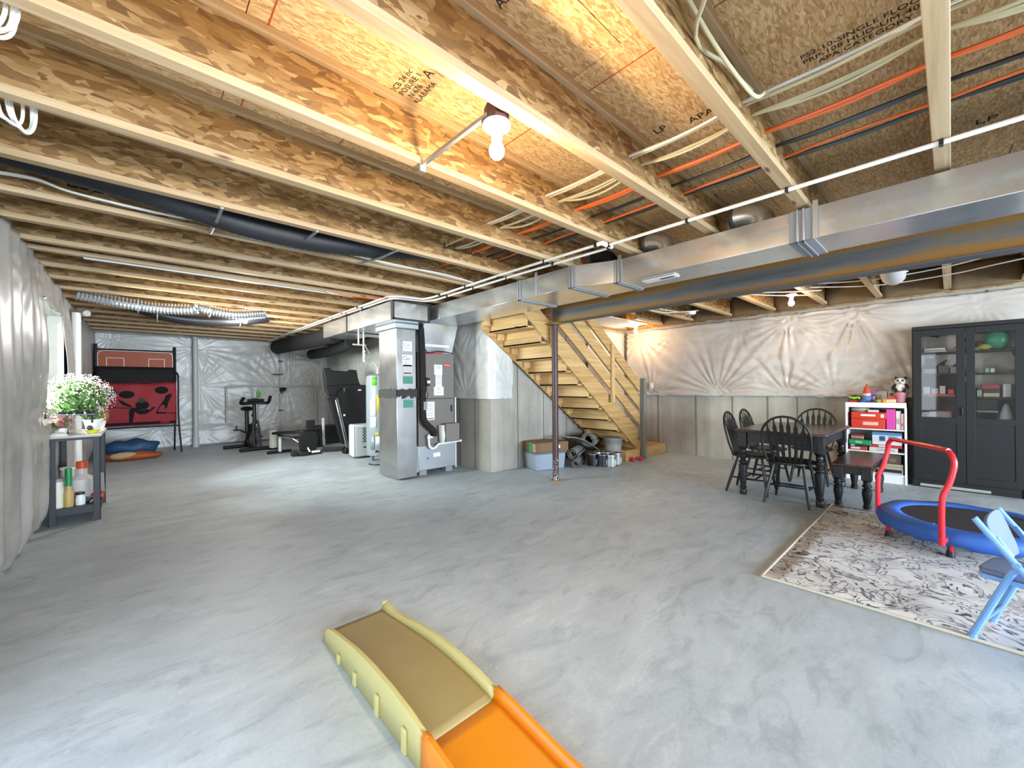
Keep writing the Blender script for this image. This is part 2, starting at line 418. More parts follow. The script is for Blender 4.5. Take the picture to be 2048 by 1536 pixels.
# red chalk lines and mill stamps on the subfloor
for x, y0, y1 in ((1.663, .7, 1.22), (.395, 1.3, 1.87), (1.655, 1.3, 1.87), (.4, 2.0, 2.5), (.9, 2.0, 2.5), (1.66, 1.95, 2.5), (1.66, .07, .62)):
    MB().box(x-.003, x+.003, y0, y1, ZS-.0012, ZS-.0002).build('chalk_line', plain('B4552A', .9), CEIL)
def stamp(txt, size, x, y, rz, sx=1.0):
    lettering(txt, size, (x, y, ZS-.0008), (PI, 0, -PI/2), M_INK, CEIL, sx=sx)
stamp('LOCB 24 oc\nEXPOSURE 1\nN 676\nK ALABAMA', .042, 1.0, 1.80, 0); stamp('A', .07, 1.01, 1.66, 0)
stamp('APA', .06, 1.03, 1.13, PI/2); stamp('LP', .075, 2.22, 1.13, PI/2); stamp('APA', .075, 2.27, .92, PI/2)
stamp('PS2-10-SINGLE FLOOR\nPRP-108 HUD-UM-40C\nAPA CATEGORY', .042, 2.25, .25, PI/2); stamp('LP', .09, 3.50, -.14, PI/2)
lettering('LP SolidStart', .085, (2.3, 3.1800, 2.60), (PI/2, 0, 0), M_INK, CEIL)
lettering('LP', .10, (.25, 3.76, 2.60), (PI/2, 0, 0), M_INK, CEIL); lettering('LSL 8', .12, (-.2, 3.7600, 2.60), (PI/2, 0, 0), M_INK, CEIL)
# brown rim insulation between the joists over the right wall
bat = plain('7A6548', .95, var=.3, scale=9)
for a, b in zip(JY[:9], JY[1:10]):
    t = MB().grid([[(XR-.10-.03*math.sin(3.1*i/7)-.012*math.sin(5*y0*9+i), y0, z) for i, z in enumerate(np.linspace(2.43, 2.74, 8))] for y0 in np.linspace(a+.02, b-.02, 9)])
    t.build('insulation_batt', bat, WALL_R, solid=.02)
# window in the left wall
win = MB(); 
for a in ((5.45, 5.53, .93, 2.16), (6.97, 7.05, .93, 2.16), (5.45, 7.05, .93, 1.01), (5.45, 7.05, 2.08, 2.16)): win.box(-.86, -.79, *a)
WIN = struct(win.build('window_1', M_WHITE, bevel=.006))
MB().box(-.855, -.81, 6.21, 6.27, 1.0, 2.1).build('window_mullion', M_WHITE, WIN, bevel=.004)
MB().box(-.832, -.828, 5.52, 6.98, 1.0, 2.09).build('window_pane', M_GLASS, WIN)
for y0, y1 in ((5.53, 6.21), (6.27, 6.97)):
    s = MB(); s.box(-.845, -.80, y0, y0+.045, 1.01, 2.08); s.box(-.845, -.80, y1-.045, y1, 1.01, 2.08); s.box(-.845, -.80, y0, y1, 1.01, 1.055); s.box(-.845, -.80, y0, y1, 2.035, 2.08); s.build('window_sash', M_WHITE, WIN, bevel=.004)
# patio door beside the camera and the rear window (outside the frame; daylight enters there)
d1 = MB()
for a in ((.2, .27, 0, 2.1), (2.23, 2.3, 0, 2.1), (1.2, 1.3, 0, 2.1), (.2, 2.3, 2.03, 2.1), (.2, 2.3, 0, .06)): d1.box(-.86, -.78, *a)
DOOR = struct(d1.build('door_1', M_WHITE)); 
w2 = MB()
for a in ((-.6, -.52, .4, 2.3), (5.82, 5.9, .4, 2.3), (2.6, 2.7, .4, 2.3), (-.6, 5.9, .4, .48), (-.6, 5.9, 2.22, 2.3)): w2.box(a[0], a[1], YF-.12, YF-.05, a[2], a[3])
struct(w2.build('window_2', M_WHITE))
# ------------------------------------------------------------------ poly sheeting blankets
def sheet(fn, us, vs, staples, puff, fold, seed, hole=None, L=.38, k0=9, extra=None):
    """grid of points; fn(u,v,d) -> point. Pinned at the staples, puffed between them, folds fan out of each staple."""
    r = random.Random(seed); U, V = np.meshgrid(us, vs, indexing='ij'); D = np.zeros_like(U); R = np.full_like(U, 9.0)
    for (a, b) in staples:
        du, dv = U-a, V-b; rr = np.hypot(du, dv); R = np.minimum(R, rr); th = np.arctan2(dv, du)
        k = k0 + r.randint(0, 5); ph = r.uniform(0, 6.28); k2 = k + r.randint(4, 9)
        amp = r.uniform(.6, 1.3)*fold; LL = L*r.uniform(.7, 1.4)
        w = (rr/(rr+.06))*np.exp(-rr/LL)
        g = np.cos(k*th+ph+.8*np.sin(2*th+ph)); g2 = np.cos(k2*th+2*ph)
        D += amp*w*(np.abs(g)*1.0 - .5 + .45*g2)
    D += puff*(1-np.exp(-(R/.33)**1.5))
    for i in range(7):   # soft long wrinkles
        a, b, p, q = r.uniform(2, 7), r.uniform(-1.5, 1.5), r.uniform(0, 6), r.uniform(.002, .006)
        D += q*np.sin(a*U+b*V*2+p+1.2*np.sin(V*2.1+p))
    if extra is not None: D += extra(U, V)
    pts = [fn(U[i, j], V[i, j], D[i, j]) for i in range(len(us)) for j in range(len(vs))]
    m = len(vs); fs = []
    for i in range(len(us)-1):
        for j in range(m-1):
            uc, vc = (us[i]+us[i+1])/2, (vs[j]+vs[j+1])/2
            if hole and hole[0] < uc < hole[1] and hole[2] < vc < hole[3]: continue
            fs.append((i*m+j, (i+1)*m+j, (i+1)*m+j+1, i*m+j+1))
    return MB().add(pts, fs)
ys = np.linspace(-2.55, 4.55, 300); zs = np.linspace(1.09, 2.37, 64)
st = [(y, 2.29) for y in (-1.9, -.25, .93, 1.72, 2.42, 3.52, 4.3)] + [(y, 1.14) for y in (-1.9, -.9, .3, 1.15, 1.75, 2.78, 4.0)]
b = sheet(lambda u, v, d: (XR-.035-d, u, v), ys, zs, st, .04, .030, 3, L=.42)
tag(b.build('insulation_blanket', M_POLY, solid=.002, smooth=80), 'white poly covered insulation blanket on the upper half of the wall behind the dining table', 'insulation')
xs = np.linspace(WX-.02, 4.42, 30)
def wrap(u, v, d):   # hangs round the foundation corner: u<0 on the side face, u>0 on the stair face
    if u < 0: return (WX-.03-d, WY-.03-u, v)
    edge = 3.86 + .40 - .05*math.sin(v*7)
    return (WX-.03+u, WY-.04-d*(.6 if u < .05 else 1), v)
us = np.concatenate([np.linspace(-1.35, -.012, 70), np.linspace(0, .43, 30)])
def cutw(mb):
    keep = []
    for f in mb.f:
        c = sum((Vector(mb.v[i]) for i in f), Vector())/4
        if c.y < WY and c.x > WX and c.z > 2.16 - (c.x-3.72)*.70 and c.x > 3.95: continue
        keep.append(f)
    mb.f = keep; return mb
b = sheet(wrap, us, np.linspace(1.10, 2.40, 66), [(-1.2, 2.33), (-.35, 2.36), (.02, 2.3), (.3, 1.9), (.40, 1.2), (-.6, 1.12)], .035, .014, 5, L=.5)
tag(cutw(b).build('insulation_blanket', M_POLY_LIGHT, solid=.002, smooth=80), 'white poly covered insulation blanket hanging round the concrete corner behind the furnace', 'insulation')
def lbulge(U, V):
    d = .045*np.sin(np.clip(V/2.4, 0, 1)*PI)**.8*(.55+.45*np.sin(U*2.6+.7)) + .018*np.sin(U*17+1.5*np.sin(V*2))*np.clip(1.3-V, 0, 1)
    d += .020*np.abs(np.sin(U*6+.5*np.sin(V*1.7)))**.7*(.6+.4*np.sin(V*1.2+U)) + .008*np.sin(U*25+.7*np.sin(V*2.2))
    d -= .05*np.exp(-((V-1.02)/.10)**2)*np.exp(-((U-5.2)/.45)**2)
    d -= .05*np.exp(-((V)/.12)**2)
    return d
ys = np.linspace(2.45, 11.52, 330); zs = np.linspace(.02, 2.43, 90)
st = [(y, 2.3) for y in (3.0, 4.2, 5.0, 6.4, 7.6, 8.8, 10.2, 11.2)] + [(y, 1.05) for y in (3.4, 5.25, 7.3, 8.6, 10)] + [(y, .2) for y in (3, 4.4, 6.1, 8, 9.6)]
b = sheet(lambda u, v, d: (XL+.03+d, u, v), ys, zs, st, .012, .008, 8, hole=(5.5, 7.0, .98, 2.12), L=.5, extra=lbulge)
tag(b.build('insulation_blanket', M_POLY_SHADED, solid=.002, smooth=80), 'billowing poly covered insulation blanket on the wall around the window', 'insulation')
rev = MB().grid([[(x, y, z) for x in np.linspace(-.79, XL+.06, 6)] for y, z in [(5.48, 2.14), (5.48, 1.6), (5.48, .96), (6.2, .95), (7.02, .96), (7.02, 1.6), (7.02, 2.14), (6.2, 2.15), (5.48, 2.14)]])
rev.build('window_reveal', plain('E4E3DC', .5), WIN, solid=.004, smooth=20)
xs = np.linspace(XL+.02, WX-.03, 230); zs = np.linspace(.03, 2.44, 110)
st = [(.95, 2.2), (1.02, 1.35), (-.4, 2.35), (3.0, 2.3), (2.3, 2.38), (1.05, .3), (2.66, 1.1), (2.8, 1.35), (2.1, .35), (3.5, .8), (3.6, 2.0), (0.3, .4), (2.9, .4)]
b = sheet(lambda u, v, d: (u, YB-.03-d, v), xs, zs, st, .045, .019, 12, L=.55, k0=12)
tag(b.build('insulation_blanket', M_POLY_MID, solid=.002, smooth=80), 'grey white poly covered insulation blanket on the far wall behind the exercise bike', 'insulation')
ys = np.linspace(WY+1.3, YB-.05, 120); zs = np.linspace(.05, 2.4, 60)
b = sheet(lambda u, v, d: (WX-.03-d, u, v), ys, zs, [(y, z) for y in (6.4, 7.9, 9.4, 11) for z in (2.3, 1.2, .2)], .05, .03, 15, L=.5)
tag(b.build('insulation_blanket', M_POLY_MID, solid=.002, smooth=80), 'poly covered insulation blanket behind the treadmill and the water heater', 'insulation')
xs = np.linspace(WX+.6, XR-.03, 80); zs = np.linspace(1.1, 2.38, 40)
b = sheet(lambda u, v, d: (u, WY-.03-d*.3, v), np.linspace(6.2, XR-.03, 50), zs, [(6.4, 2.3), (7.2, 2.3), (6.6, 1.15)], .03, .02, 16)
tag(b.build('insulation_blanket', M_POLY, solid=.002, smooth=80), 'small poly covered insulation blanket in the corner behind the stair foot', 'insulation')
# ------------------------------------------------------------------ steel beam and column
bm_ = MB(); bx = 4.20
bm_.box(bx-.005, bx+.005, YF, 3.715, 2.15, 2.398)
BEAM = thing('steel_beam', 'long rusty grey steel beam crossing the ceiling behind the silver duct', 'beam', (bx, 0, 2.137), kind='thing')
bm_.build('beam_web', M_STEEL, BEAM, world=True)
for z0 in (2.137, 2.398): MB().box(bx-.07, bx+.07, YF, 3.715, z0, z0+.013).build('beam_flange', plain('5A5B5E', .5, .4), BEAM, world=True, bevel=.002)
MB().box(bx-.07, bx+.07, YF, 3.715, 2.411, ZC).build('sill_plank', M_STAIR_Y, BEAM, world=True)
def scuffed():
    t = NT('oxide_red_paint'); P = t.co(rand=False); n = t.noise(P, 55, 4, .7); sp = t.n('SeparateXYZ'); tc = t.n('TexCoord'); t.l(tc.outputs['Object'], sp.inputs[0])
    h = t.ramp(sp.outputs[2], [(.02, 1.0), (.55, 0.0)]); m = t.ramp(t.math('ADD', n, t.math('MULTIPLY', h, .14)), [(.66, 0.0), (.70, 1.0)])
    return t.set(t.mix(m, srgb('3C2020'), srgb('CFC8BE')), .45)
POST = thing('support_column', 'dark red round steel column under the end of the beam', 'column', (4.17, 3.66, 0), kind='thing')
MB().cyl((0,0,0), .042, 2.12).build('shaft', scuffed(), POST)
MB().cbox((0,0,2.129), (.15,.18,.014)).build('cap_plate', M_STEEL, POST); MB().cyl((0,0,0), .06, .012).build('base_plate', M_STEEL, POST)
# ------------------------------------------------------------------ ducts
def duct_box(T, name, x0, x1, y0, y1, z0, z1, mat=None, bev=.004):
    return MB().box(x0, x1, y0, y1, z0, z1).build(name, mat or M_GALV, T, world=True, bevel=bev)
def collar(T, x0, x1, y, z0, z1, seal=.05):
    m = MB(); e = .006
    m.box(x0-e, x0+.0, y-seal, y+seal, z0-e, z1); m.box(x0-e, x1+e, y-seal, y+seal, z0-e, z0)
    m.build('joint_sealant', M_SEALGREY, T, world=True, bevel=.002)
    c = MB(); e = .014
    for dy in (-.012, .022):
        c.box(x0-e, x0, y+dy-.006, y+dy+.006, z0-e, z1+.004); c.box(x0-e, x1+e, y+dy-.006, y+dy+.006, z0-e, z0)
    c.build('drive_cleat', M_GALV_D, T, world=True, bevel=.002)
T = thing('supply_duct', 'long shiny rectangular galvanized supply duct running in front of the steel beam', 'duct', (3.37, 1, 2.22))
duct_box(T, 'duct_section', 3.20, 3.60, -5.2, .66, 2.22, 2.425); duct_box(T, 'duct_section', 3.20, 3.60, .66, 2.05, 2.22, 2.425)
MB().prism([(3.20,2.05,2.22),(3.60,2.05,2.22),(3.60,2.42,2.22),(3.03,2.42,2.22)], (0,0,.205)).build('duct_reducer', M_GALV, T, world=True, bevel=.004)
duct_box(T, 'duct_section', 3.03, 3.60, 2.42, 3.15, 2.22, 2.425); duct_box(T, 'duct_section', 3.03, 3.60, 3.15, 4.75, 2.22, 2.425); duct_box(T, 'duct_section', 3.03, 3.60, 4.75, 7.3, 2.22, 2.425)
collar(T, 3.20, 3.60, .66, 2.22, 2.425, .07); collar(T, 3.20, 3.60, 2.05, 2.22, 2.425, .04); collar(T, 3.03, 3.60, 2.44, 2.22, 2.425, .045); collar(T, 3.03, 3.60, 3.15, 2.22, 2.425, .03)
for y, x0 in ((.585, 3.20), (2.02, 3.20), (2.9, 3.03)):
    MB().box(x0-.012, x0-.002, y-.014, y+.014, 2.215, 2.46).build('hanger_strap', M_GALV_D, T, world=True)
t = MB().box(3.194, 3.2, 2.075, 2.125, 2.26, 2.40).build('paper_label', M_WHITE, T, world=True); 
tb = MB(); tb.cbox((3.36, 1.72, 2.214), (.10, .30, .008)); tb.build('registration_plate', M_WHITE, T, world=True, bevel=.002, label='white label plate under the duct')
bars = MB()
for i in range(14): bars.box(3.33, 3.38, 1.60+i*.0085, 1.604+i*.0085, 2.2088, 2.2098)
stuff(bars.build('barcode', M_INK, T, world=True))
for y, r in ((.93, .085), (1.66, .07), (2.23, .075)):   # round take-offs on top of the duct
    e = thing('takeoff_collar', {.93: 'shiny round duct take-off with black sealant, above the duct nearest the right edge', 1.66: 'low round duct take-off half hidden on top of the duct', 2.23: 'round take-off with black insulated end above the white pipe fitting'}[y], 'duct fitting', (3.36, y, 2.425))
    MB().tube(smooth_path([(0,0,0),(0,0,.05),(0,.03,.09),(0,.10,.12),(0,.20,.13)], 4), r, 20).build('elbow', M_GALV if y < 2 else M_BLACKMATTE, e)
    MB().ring((0,0,.008), r, .012, 24, 6).build('sealant_ring', M_SEAL, e); MB().ring((0,.19,.13), r+.004, .014, 24, 6, 'y').build('sealant_bead', M_SEAL, e)
# return trunk with its end cap and the vertical return drop
RT = thing('return_duct', 'galvanized return duct with black sealed corner over the furnace', 'duct', (2.7, 6, 2.17))
duct_box(RT, 'duct_section', 2.43, 2.96, 4.90, 5.95, 2.175, 2.42); duct_box(RT, 'duct_section', 2.43, 2.96, 5.95, 6.5, 2.175, 2.42); duct_box(RT, 'duct_section', 2.43, 2.96, 6.5, 7.6, 2.175, 2.42)
s = MB()
for (a, b) in (((2.424,4.894),(2.966,4.894)),):
    s.box(2.424, 2.966, 4.890, 4.901, 2.17, 2.195); s.box(2.424, 2.445, 4.890, 4.901, 2.17, 2.42); s.box(2.945, 2.97, 4.888, 4.92, 2.17, 2.42); s.box(2.424, 2.431, 4.90, 4.955, 2.17, 2.42); s.box(2.424, 2.966, 4.890, 4.901, 2.405, 2.422)
s.build('black_sealant', M_SEAL, RT, world=True)
MB().box(2.42, 2.97, 6.47, 6.50, 2.165, 2.42).build('joint_band', M_SEAL, RT, world=True); MB().box(2.424, 2.43, 5.93, 5.95, 2.17, 2.46).build('hanger_strap', M_GALV_D, RT, world=True)
DR = thing('return_drop', 'tall galvanized return air column beside the furnace, with stickers', 'duct', (2.75, 5.45, 0))
duct_box(DR, 'lower_section', 2.605, 2.905, 5.16, 5.72, .02, 1.20, M_GALV_C); duct_box(DR, 'upper_section', 2.61, 2.90, 5.165, 5.715, 1.20, 2.10, M_GALV_C)
MB().box(2.57, 2.93, 5.12, 5.75, 2.10, 2.175).build('top_flange', M_GALV_D, DR, world=True, bevel=.01)
sl = MB(); r = random.Random(4)
for (x0, x1, y0, y1) in ((2.598, 2.912, 5.153, 5.16), (2.598, 2.605, 5.153, 5.72)):
    for k in range(12):
        if x1-x0 > .1: a, b = x0+(x1-x0)*k/12, x0+(x1-x0)*(k+1)/12+.002; sl.box(a, b, y0, y1, 1.17-r.uniform(0,.05), 1.25+r.uniform(0,.02))
        else: a, b = y0+(y1-y0)*k/12, y0+(y1-y0)*(k+1)/12+.002; sl.box(x0, x1, a, b, 1.16-r.uniform(0,.03), 1.25+r.uniform(0,.02))
sl.build('black_sealant', M_SEAL, DR, world=True)
def sticker(T, x0, x1, y, z0, z1, mat, name='paper_sticker', **k): return MB().box(x0, x1, y-.002, y, z0, z1).build(name, mat, T, world=True, **k)
GRN = plain('4F8F78', .6)
sticker(DR, 2.70, 2.84, 5.164, 1.79, 1.93, M_WHITE); sticker(DR, 2.69, 2.845, 5.164, 1.58, 1.74, M_WHITE); sticker(DR, 2.70, 2.84, 5.164, 1.46, 1.60, plain('CFC9C2', .6))
sticker(DR, 2.70, 2.85, 5.164, 1.335, 1.44, GRN, label='green sticker'); sticker(DR, 2.70, 2.85, 5.158, 1.00, 1.11, GRN, label='green sticker'); sticker(DR, 2.71, 2.83, 5.1625, 1.475, 1.49, M_INK, 'print_bar')
CR, CB = plain('C8323A', .6), plain('3A4468', .6)
for z, s_ in ((1.88, .045), (1.69, .07)):
    lettering('C', s_*1.25, (2.728, 5.1615, z), (PI/2, 0, 0), CR, DR); lettering('air', s_, (2.785, 5.1615, z-.003), (PI/2, 0, 0), CB, DR)
for z in (1.835, 1.82, 1.64, 1.625, 1.61): sticker(DR, 2.715, 2.82, 5.1618, z, z+.004, M_GREY, 'print_line')
# ------------------------------------------------------------------ furnace
FU = thing('furnace', 'tall taupe furnace cabinet with stickers beside the return column', 'furnace', (3.26, 5.5, 0))
FT = plain('77706A', .5, var=.06)
MB().box(2.96, 3.58, 5.21, 5.90, .43, 1.11).build('lower_cabinet', FT, FU, world=True, bevel=.006); MB().box(2.96, 3.58, 5.21, 5.90, 1.114, 1.79).build('upper_cabinet', FT, FU, world=True, bevel=.006)
MB().box(2.955, 3.59, 5.205, 5.90, .075, .43).build('base_cabinet', M_GALV_D, FU, world=True, bevel=.006); MB().box(2.91, 2.955, 5.20, 5.72, .06, .44).build('filter_rack', M_GALV, FU, world=True, bevel=.004)
MB().box(2.905, 2.965, 5.23, 5.72, .44, 1.80).build('side_insulation', M_BLACKMATTE, FU, world=True)
for x, y in ((3.05, 5.3), (3.5, 5.3), (3.05, 5.8), (3.5, 5.8)): MB().box(x-.06, x+.06, y-.06, y+.06, 0, .075).build('foam_block', M_GREY, FU, world=True)
for x, z in ((3.05, .96), (3.53, .96), (3.04, 1.64)): 
    m = MB().cbox((x, 5.209, z), (.035 if z < 1.5 else .09, .006, .10 if z < 1.5 else .07)); m.build('hand_slot', M_BLACK, FU, world=True, bevel=.012 if z < 1.5 else .02)
sticker(FU, 3.23, 3.37, 5.209, 1.47, 1.62, M_WHITE); sticker(FU, 3.25, 3.36, 5.208, 1.28, 1.47, M_WHITE); sticker(FU, 3.22, 3.39, 5.207, 1.16, 1.29, M_WHITE); sticker(FU, 3.07, 3.23, 5.209, .80, 1.07, M_WHITE)
sticker(FU, 3.405, 3.52, 5.209, 1.59, 1.64, plain('C8402F', .5), label='red maker badge')
for z in [1.60, 1.58, 1.56, 1.45, 1.43, 1.40, 1.36, 1.33, 1.27, 1.25, 1.2, 1.03, 1.0, .97, .94, .90, .87]: sticker(FU, 3.10 if z < 1.1 else 3.265, 3.20 if z < 1.1 else 3.345, 5.2065 if z > 1.16 else 5.2072, z, z+.006, M_GREY, 'print_line')
sticker(FU, 3.08, 3.22, 5.2068, .815, .83, plain('B8564E', .6), 'print_line')
sticker(FU, 3.20, 3.32, 5.204, .25, .31, M_WHITE); sticker(FU, 3.09, 3.12, 5.204, .225, .255, plain('3E6FC0', .5), label='blue tape dot')
lettering('BRYANT', .026, (3.4625, 5.2065, 1.615), (PI/2,0,0), M_WHITE, FU)
PL = MB(); PL.add([(2.98,5.23,1.79),(3.56,5.23,1.79),(3.56,5.88,1.79),(2.98,5.88,1.79),(3.03,5.15,2.22),(3.62,5.15,2.22),(3.62,5.9,2.22),(3.03,5.9,2.22)], [(0,3,2,1),(4,5,6,7),(0,1,5,4),(1,2,6,5),(2,3,7,6),(3,0,4,7)])
PL.build('plenum', M_GALV, FU, world=True, bevel=.004); MB().box(3.0, 3.5, 5.198, 5.228, 1.88, 1.92).build('red_cable_tray', M_PVC, FU, world=True, bevel=.004)
MB().tube(smooth_path([(2.99,5.19,2.14),(3.02,5.19,2.0),(3.04,5.19,1.80),(3.15,5.19,1.78),(3.4,5.19,1.81)],5), .008, 6).build('red_wire', M_RED, FU, world=True, label='red wire')
MB().tube(smooth_path([(3.05,5.19,1.86),(3.12,5.18,1.79),(3.3,5.18,1.82),(3.55,5.19,1.80)],5), .007, 6).build('black_wire', M_BLACK, FU, world=True)
p = smooth_path([(2.97,5.14,2.14),(2.985,5.14,1.9),(2.99,5.13,1.5),(2.99,5.13,.95),(3.01,5.13,.80),(3.08,5.13,.72),(3.16,5.13,.65),(3.17,5.13,.57)], 6)
MB().tube(p, .046, 12).build('insulated_refrigerant_line', M_BLACKMATTE, FU, world=True, label='thick black insulated pipe')
MB().box(2.975, 3.03, 5.078, 5.083, .96, 1.08).build('paper_tag', M_GREY, FU, world=True)
p = smooth_path([(3.09,5.14,.60),(3.09,5.14,.47),(3.11,5.14,.41),(3.16,5.14,.39),(3.21,5.14,.41),(3.26,5.14,.445),(3.40,5.14,.45),(3.66,5.14,.46)], 6)
MB().tube(p, .017, 10).build('condensate_pipe', M_PVC, FU, world=True, label='white condensate pipe with a trap'); MB().cyl((3.06,5.14,.56), .02, .09, 'x').build('pipe_tee', M_PVC, FU, world=True)
MB().add([(3.29,5.17,.47),(3.33,5.10,.47),(3.37,5.10,.72),(3.27,5.17,.72)],[(0,1,2,3)]).build('condensate_bracket', M_PVC, FU, world=True, solid=.02)
MB().box(3.34, 3.585, 5.07, 5.20, .47, .74).build('condensate_tray_door', plain('7D746E', .5), FU, world=True, bevel=.006)
g = MB().cbox((3.055,5.11,1.36),(.06,.05,.12)); g.build('flow_gauge', M_BLACK, FU, world=True, bevel=.012); MB().cbox((3.06,5.083,1.36),(.045,.006,.035)).build('pink_gauge_window', emit('pink_display', srgb('FF5FC0'), .5), FU, world=True, label='pink lit gauge')
MB().tube(smooth_path([(3.05,5.12,1.30),(3.04,5.11,1.22),(3.07,5.12,1.18),(3.05,5.13,1.12)],5), .006, 6).build('gauge_wire', M_BLACK, FU, world=True); sticker(FU, 2.99, 3.09, 5.207, 1.13, 1.22, M_WHITE)
# vent pipe behind furnace
tag(MB().cyl((3.70,5.35,.02), .014, 1.10).build('drain_pipe', M_PVC), 'thin white pipe standing at the concrete wall behind the furnace', 'pipe')
# ------------------------------------------------------------------ water heater, cooler
WH = thing('water_heater', 'grey cylindrical water heater with green tag behind the return column', 'water heater', (3.16, 6.85, 0))
BL = plain('8F9AA2', .4, var=.04)
for a in range(3): MB().cyl((.17*math.cos(a*2.1-1.8), .17*math.sin(a*2.1-1.8), 0), .03, .10).build('foot', M_GREY, WH)
MB().lathe([(.20,.10),(.25,.11),(.255,.16),(.255,1.44),(.245,1.49),(.2,1.52),(.05,1.53)], (0,0,0), 32).build('tank', BL, WH); MB().ring((0,0,.12), .256, .008, 32, 6).build('bottom_band', M_GREY, WH)
def curved(name, a0, a1, z0, z1, mat, **k):
    m = MB().grid([[(.258*math.cos(a), .258*math.sin(a), z) for z in (z0, z1)] for a in np.linspace(a0, a1, 8)]); return m.build(name, mat, WH, solid=.002, **k)
AC_ = -2.35
curved('green_tag', AC_-.28, AC_+.02, 1.32, 1.47, plain('58D81E', .5), label='bright green tag'); curved('white_sticker', AC_-.45, AC_+.0, .80, 1.08, M_WHITE); curved('white_sticker', AC_-.45, AC_+.02, .60, .78, M_WHITE)
curved('yellow_energy_label', AC_+.05, AC_+.45, .86, 1.16, plain('D8C437', .5), label='yellow energy label'); curved('yellow_sticker', AC_-.05, AC_+.2, .47, .52, plain('D8CB3F', .5)); curved('white_sticker', AC_-.05, AC_+.35, .30, .45, M_WHITE); curved('access_panel', AC_-.45, AC_-.12, .22, .48, BL)
MB().cyl((-.10,-.10,1.5), .02, .12).build('inlet_pipe', M_PVC, WH); MB().cyl((.1,.1,1.5), .02, .5).build('outlet_pipe', M_PVC, WH); MB().tube([(-.18,-.2,.2),(-.21,-.24,.2)], .018, 8).build('drain_valve', M_BLACK, WH)
MB().cyl((-.05,-.22,1.46), .05, .07, 'y').build('relief_valve', M_WHITE, WH); MB().tube([(-.02,-.29,.55),(-.02,-.29,.06)], .012, 8).build('relief_pipe', M_CREAM, WH)
tag(MB().tube(smooth_path([(2.82+.0,6.60,.012),(2.86,6.46,.012),(3.0,6.40,.012),(3.2,6.42,.012),(3.42,6.5,.012)],5), .012, 8).build('garden_hose', plain('27433F', .5)), 'dark green hose curled on the floor below the water heater', 'hose')
AC = thing('air_cooler', 'white portable air cooler with dark grille in front of the folded treadmill', 'appliance', (2.98, 7.45, 0), -.05)
MB().box(-.12, .33, -.17, .17, .03, .61).build('body', plain('C9CED0', .45, var=.03), AC, bevel=.03); MB().box(-.135, -.12, -.17, .02, .04, .6).build('side_panel', M_WHITE, AC, bevel=.006)
gr = MB()
for i in range(6):
    for j in range(9): gr.cbox((.035+i*.045+(.02 if j % 2 else 0), -.1725, .30+j*.03), (.028, .005, .018))
stuff(gr.build('vent_grille', M_BLACK, AC)); MB().cbox((.07,-.173,.20),(.06,.006,.02)).build('handle_recess', M_BLACK, AC)
for x in (-.05, .26): MB().cyl((x, 0, 0), .03, .05, 'z', 10).build('caster', M_BLACK, AC)
# metal pipe manifold hung from the joists over the treadmill
MF = thing('pipe_manifold', 'white manifold of short pipe outlets hanging above the water heater', 'pipe', (2.62, 6.3, 1.6))
m = MB(); m.tube([(2.62,6.3,2.17),(2.62,6.3,1.70)], .014, 8); m.tube([(2.45,6.3,1.96),(2.66,6.3,1.96)], .012, 8); m.tube([(2.54,6.3,2.17),(2.54,6.3,1.96)], .012, 8); m.tube([(2.62,6.3,1.99),(2.84,6.3,1.62)], .009, 6); m.build('pipework', M_PVC, MF, world=True)
for k in range(4): MB().ball((2.627,6.285,1.86-k*.052), .02, 10, 6).build('valve_cap', M_WHITE, MF, world=True)
# ------------------------------------------------------------------ black duct run and flexible ducts
FX = M_BLACKMATTE
def ribbed(pts, r, pitch=.03, amp=.08, n=10):
    P = smooth_path(pts, n); L = [0]
    for a, b in zip(P, P[1:]): L.append(L[-1]+(b-a).length)
    cnt = int(L[-1]/(pitch/2)); out = []; k = 0
    for i in range(cnt+1):
        s_ = L[-1]*i/cnt
        while k < len(L)-2 and L[k+1] < s_: k += 1
        out.append(P[k].lerp(P[k+1], (s_-L[k])/max(1e-6, L[k+1]-L[k])))
    return MB().tube(out, [r*(1+(amp if i % 2 else -amp)) for i in range(len(out))], 14)
tag(ribbed([(2.62,7.55,2.27),(2.58,8.2,2.25),(2.5,9.0,2.24),(2.44,9.9,2.25),(2.40,10.7,2.25)], .155, .16, .03).build('insulated_duct', FX), 'thick black insulated duct end reaching toward the far wall', 'duct')
tag(ribbed([(2.9,7.5,2.14),(3.0,8.3,2.1),(3.05,9.2,2.08),(3.0,10.2,2.08)], .11, .16, .03).build('insulated_duct', FX), 'lower black insulated duct behind the return trunk', 'duct')
tag(ribbed([(-.62,3.48,2.60),(-.1,3.48,2.56),(.3,3.48,2.51),(.6,3.48,2.47),(1.0,3.48,2.47),(1.4,3.48,2.51),(2.2,3.5,2.64)], .085, .05, .025).build('flexible_duct', plain('202126', .6)), 'black flexible duct sagging between joists on the window side', 'duct')
tag(ribbed([(-.55,7.20,2.46),(-.2,7.20,2.41),(.2,7.22,2.38),(.55,7.2,2.40),(.62,7.2,2.44),(.75,7.2,2.42),(1.05,7.2,2.39),(1.45,7.25,2.46)], .075, .035, .08).build('flexible_duct', galv('foil_duct', 'C9CDD2', .25)), 'silver foil flexible duct hanging near the far ceiling lamp', 'duct')
tag(ribbed([(-.1,7.75,2.47),(.3,7.8,2.36),(.7,7.8,2.33),(1.2,7.78,2.38),(1.6,7.8,2.48)], .08, .05, .025).build('flexible_duct', plain('191A1D', .4)), 'black flexible duct hanging below the far joists behind the silver one', 'duct')
tag(MB().box(-.35, 2.0, 5.155, 5.19, 2.437, 2.449).build('hanger_channel', M_GALV_D), 'thin grey metal strip under the paired joists', 'strip')
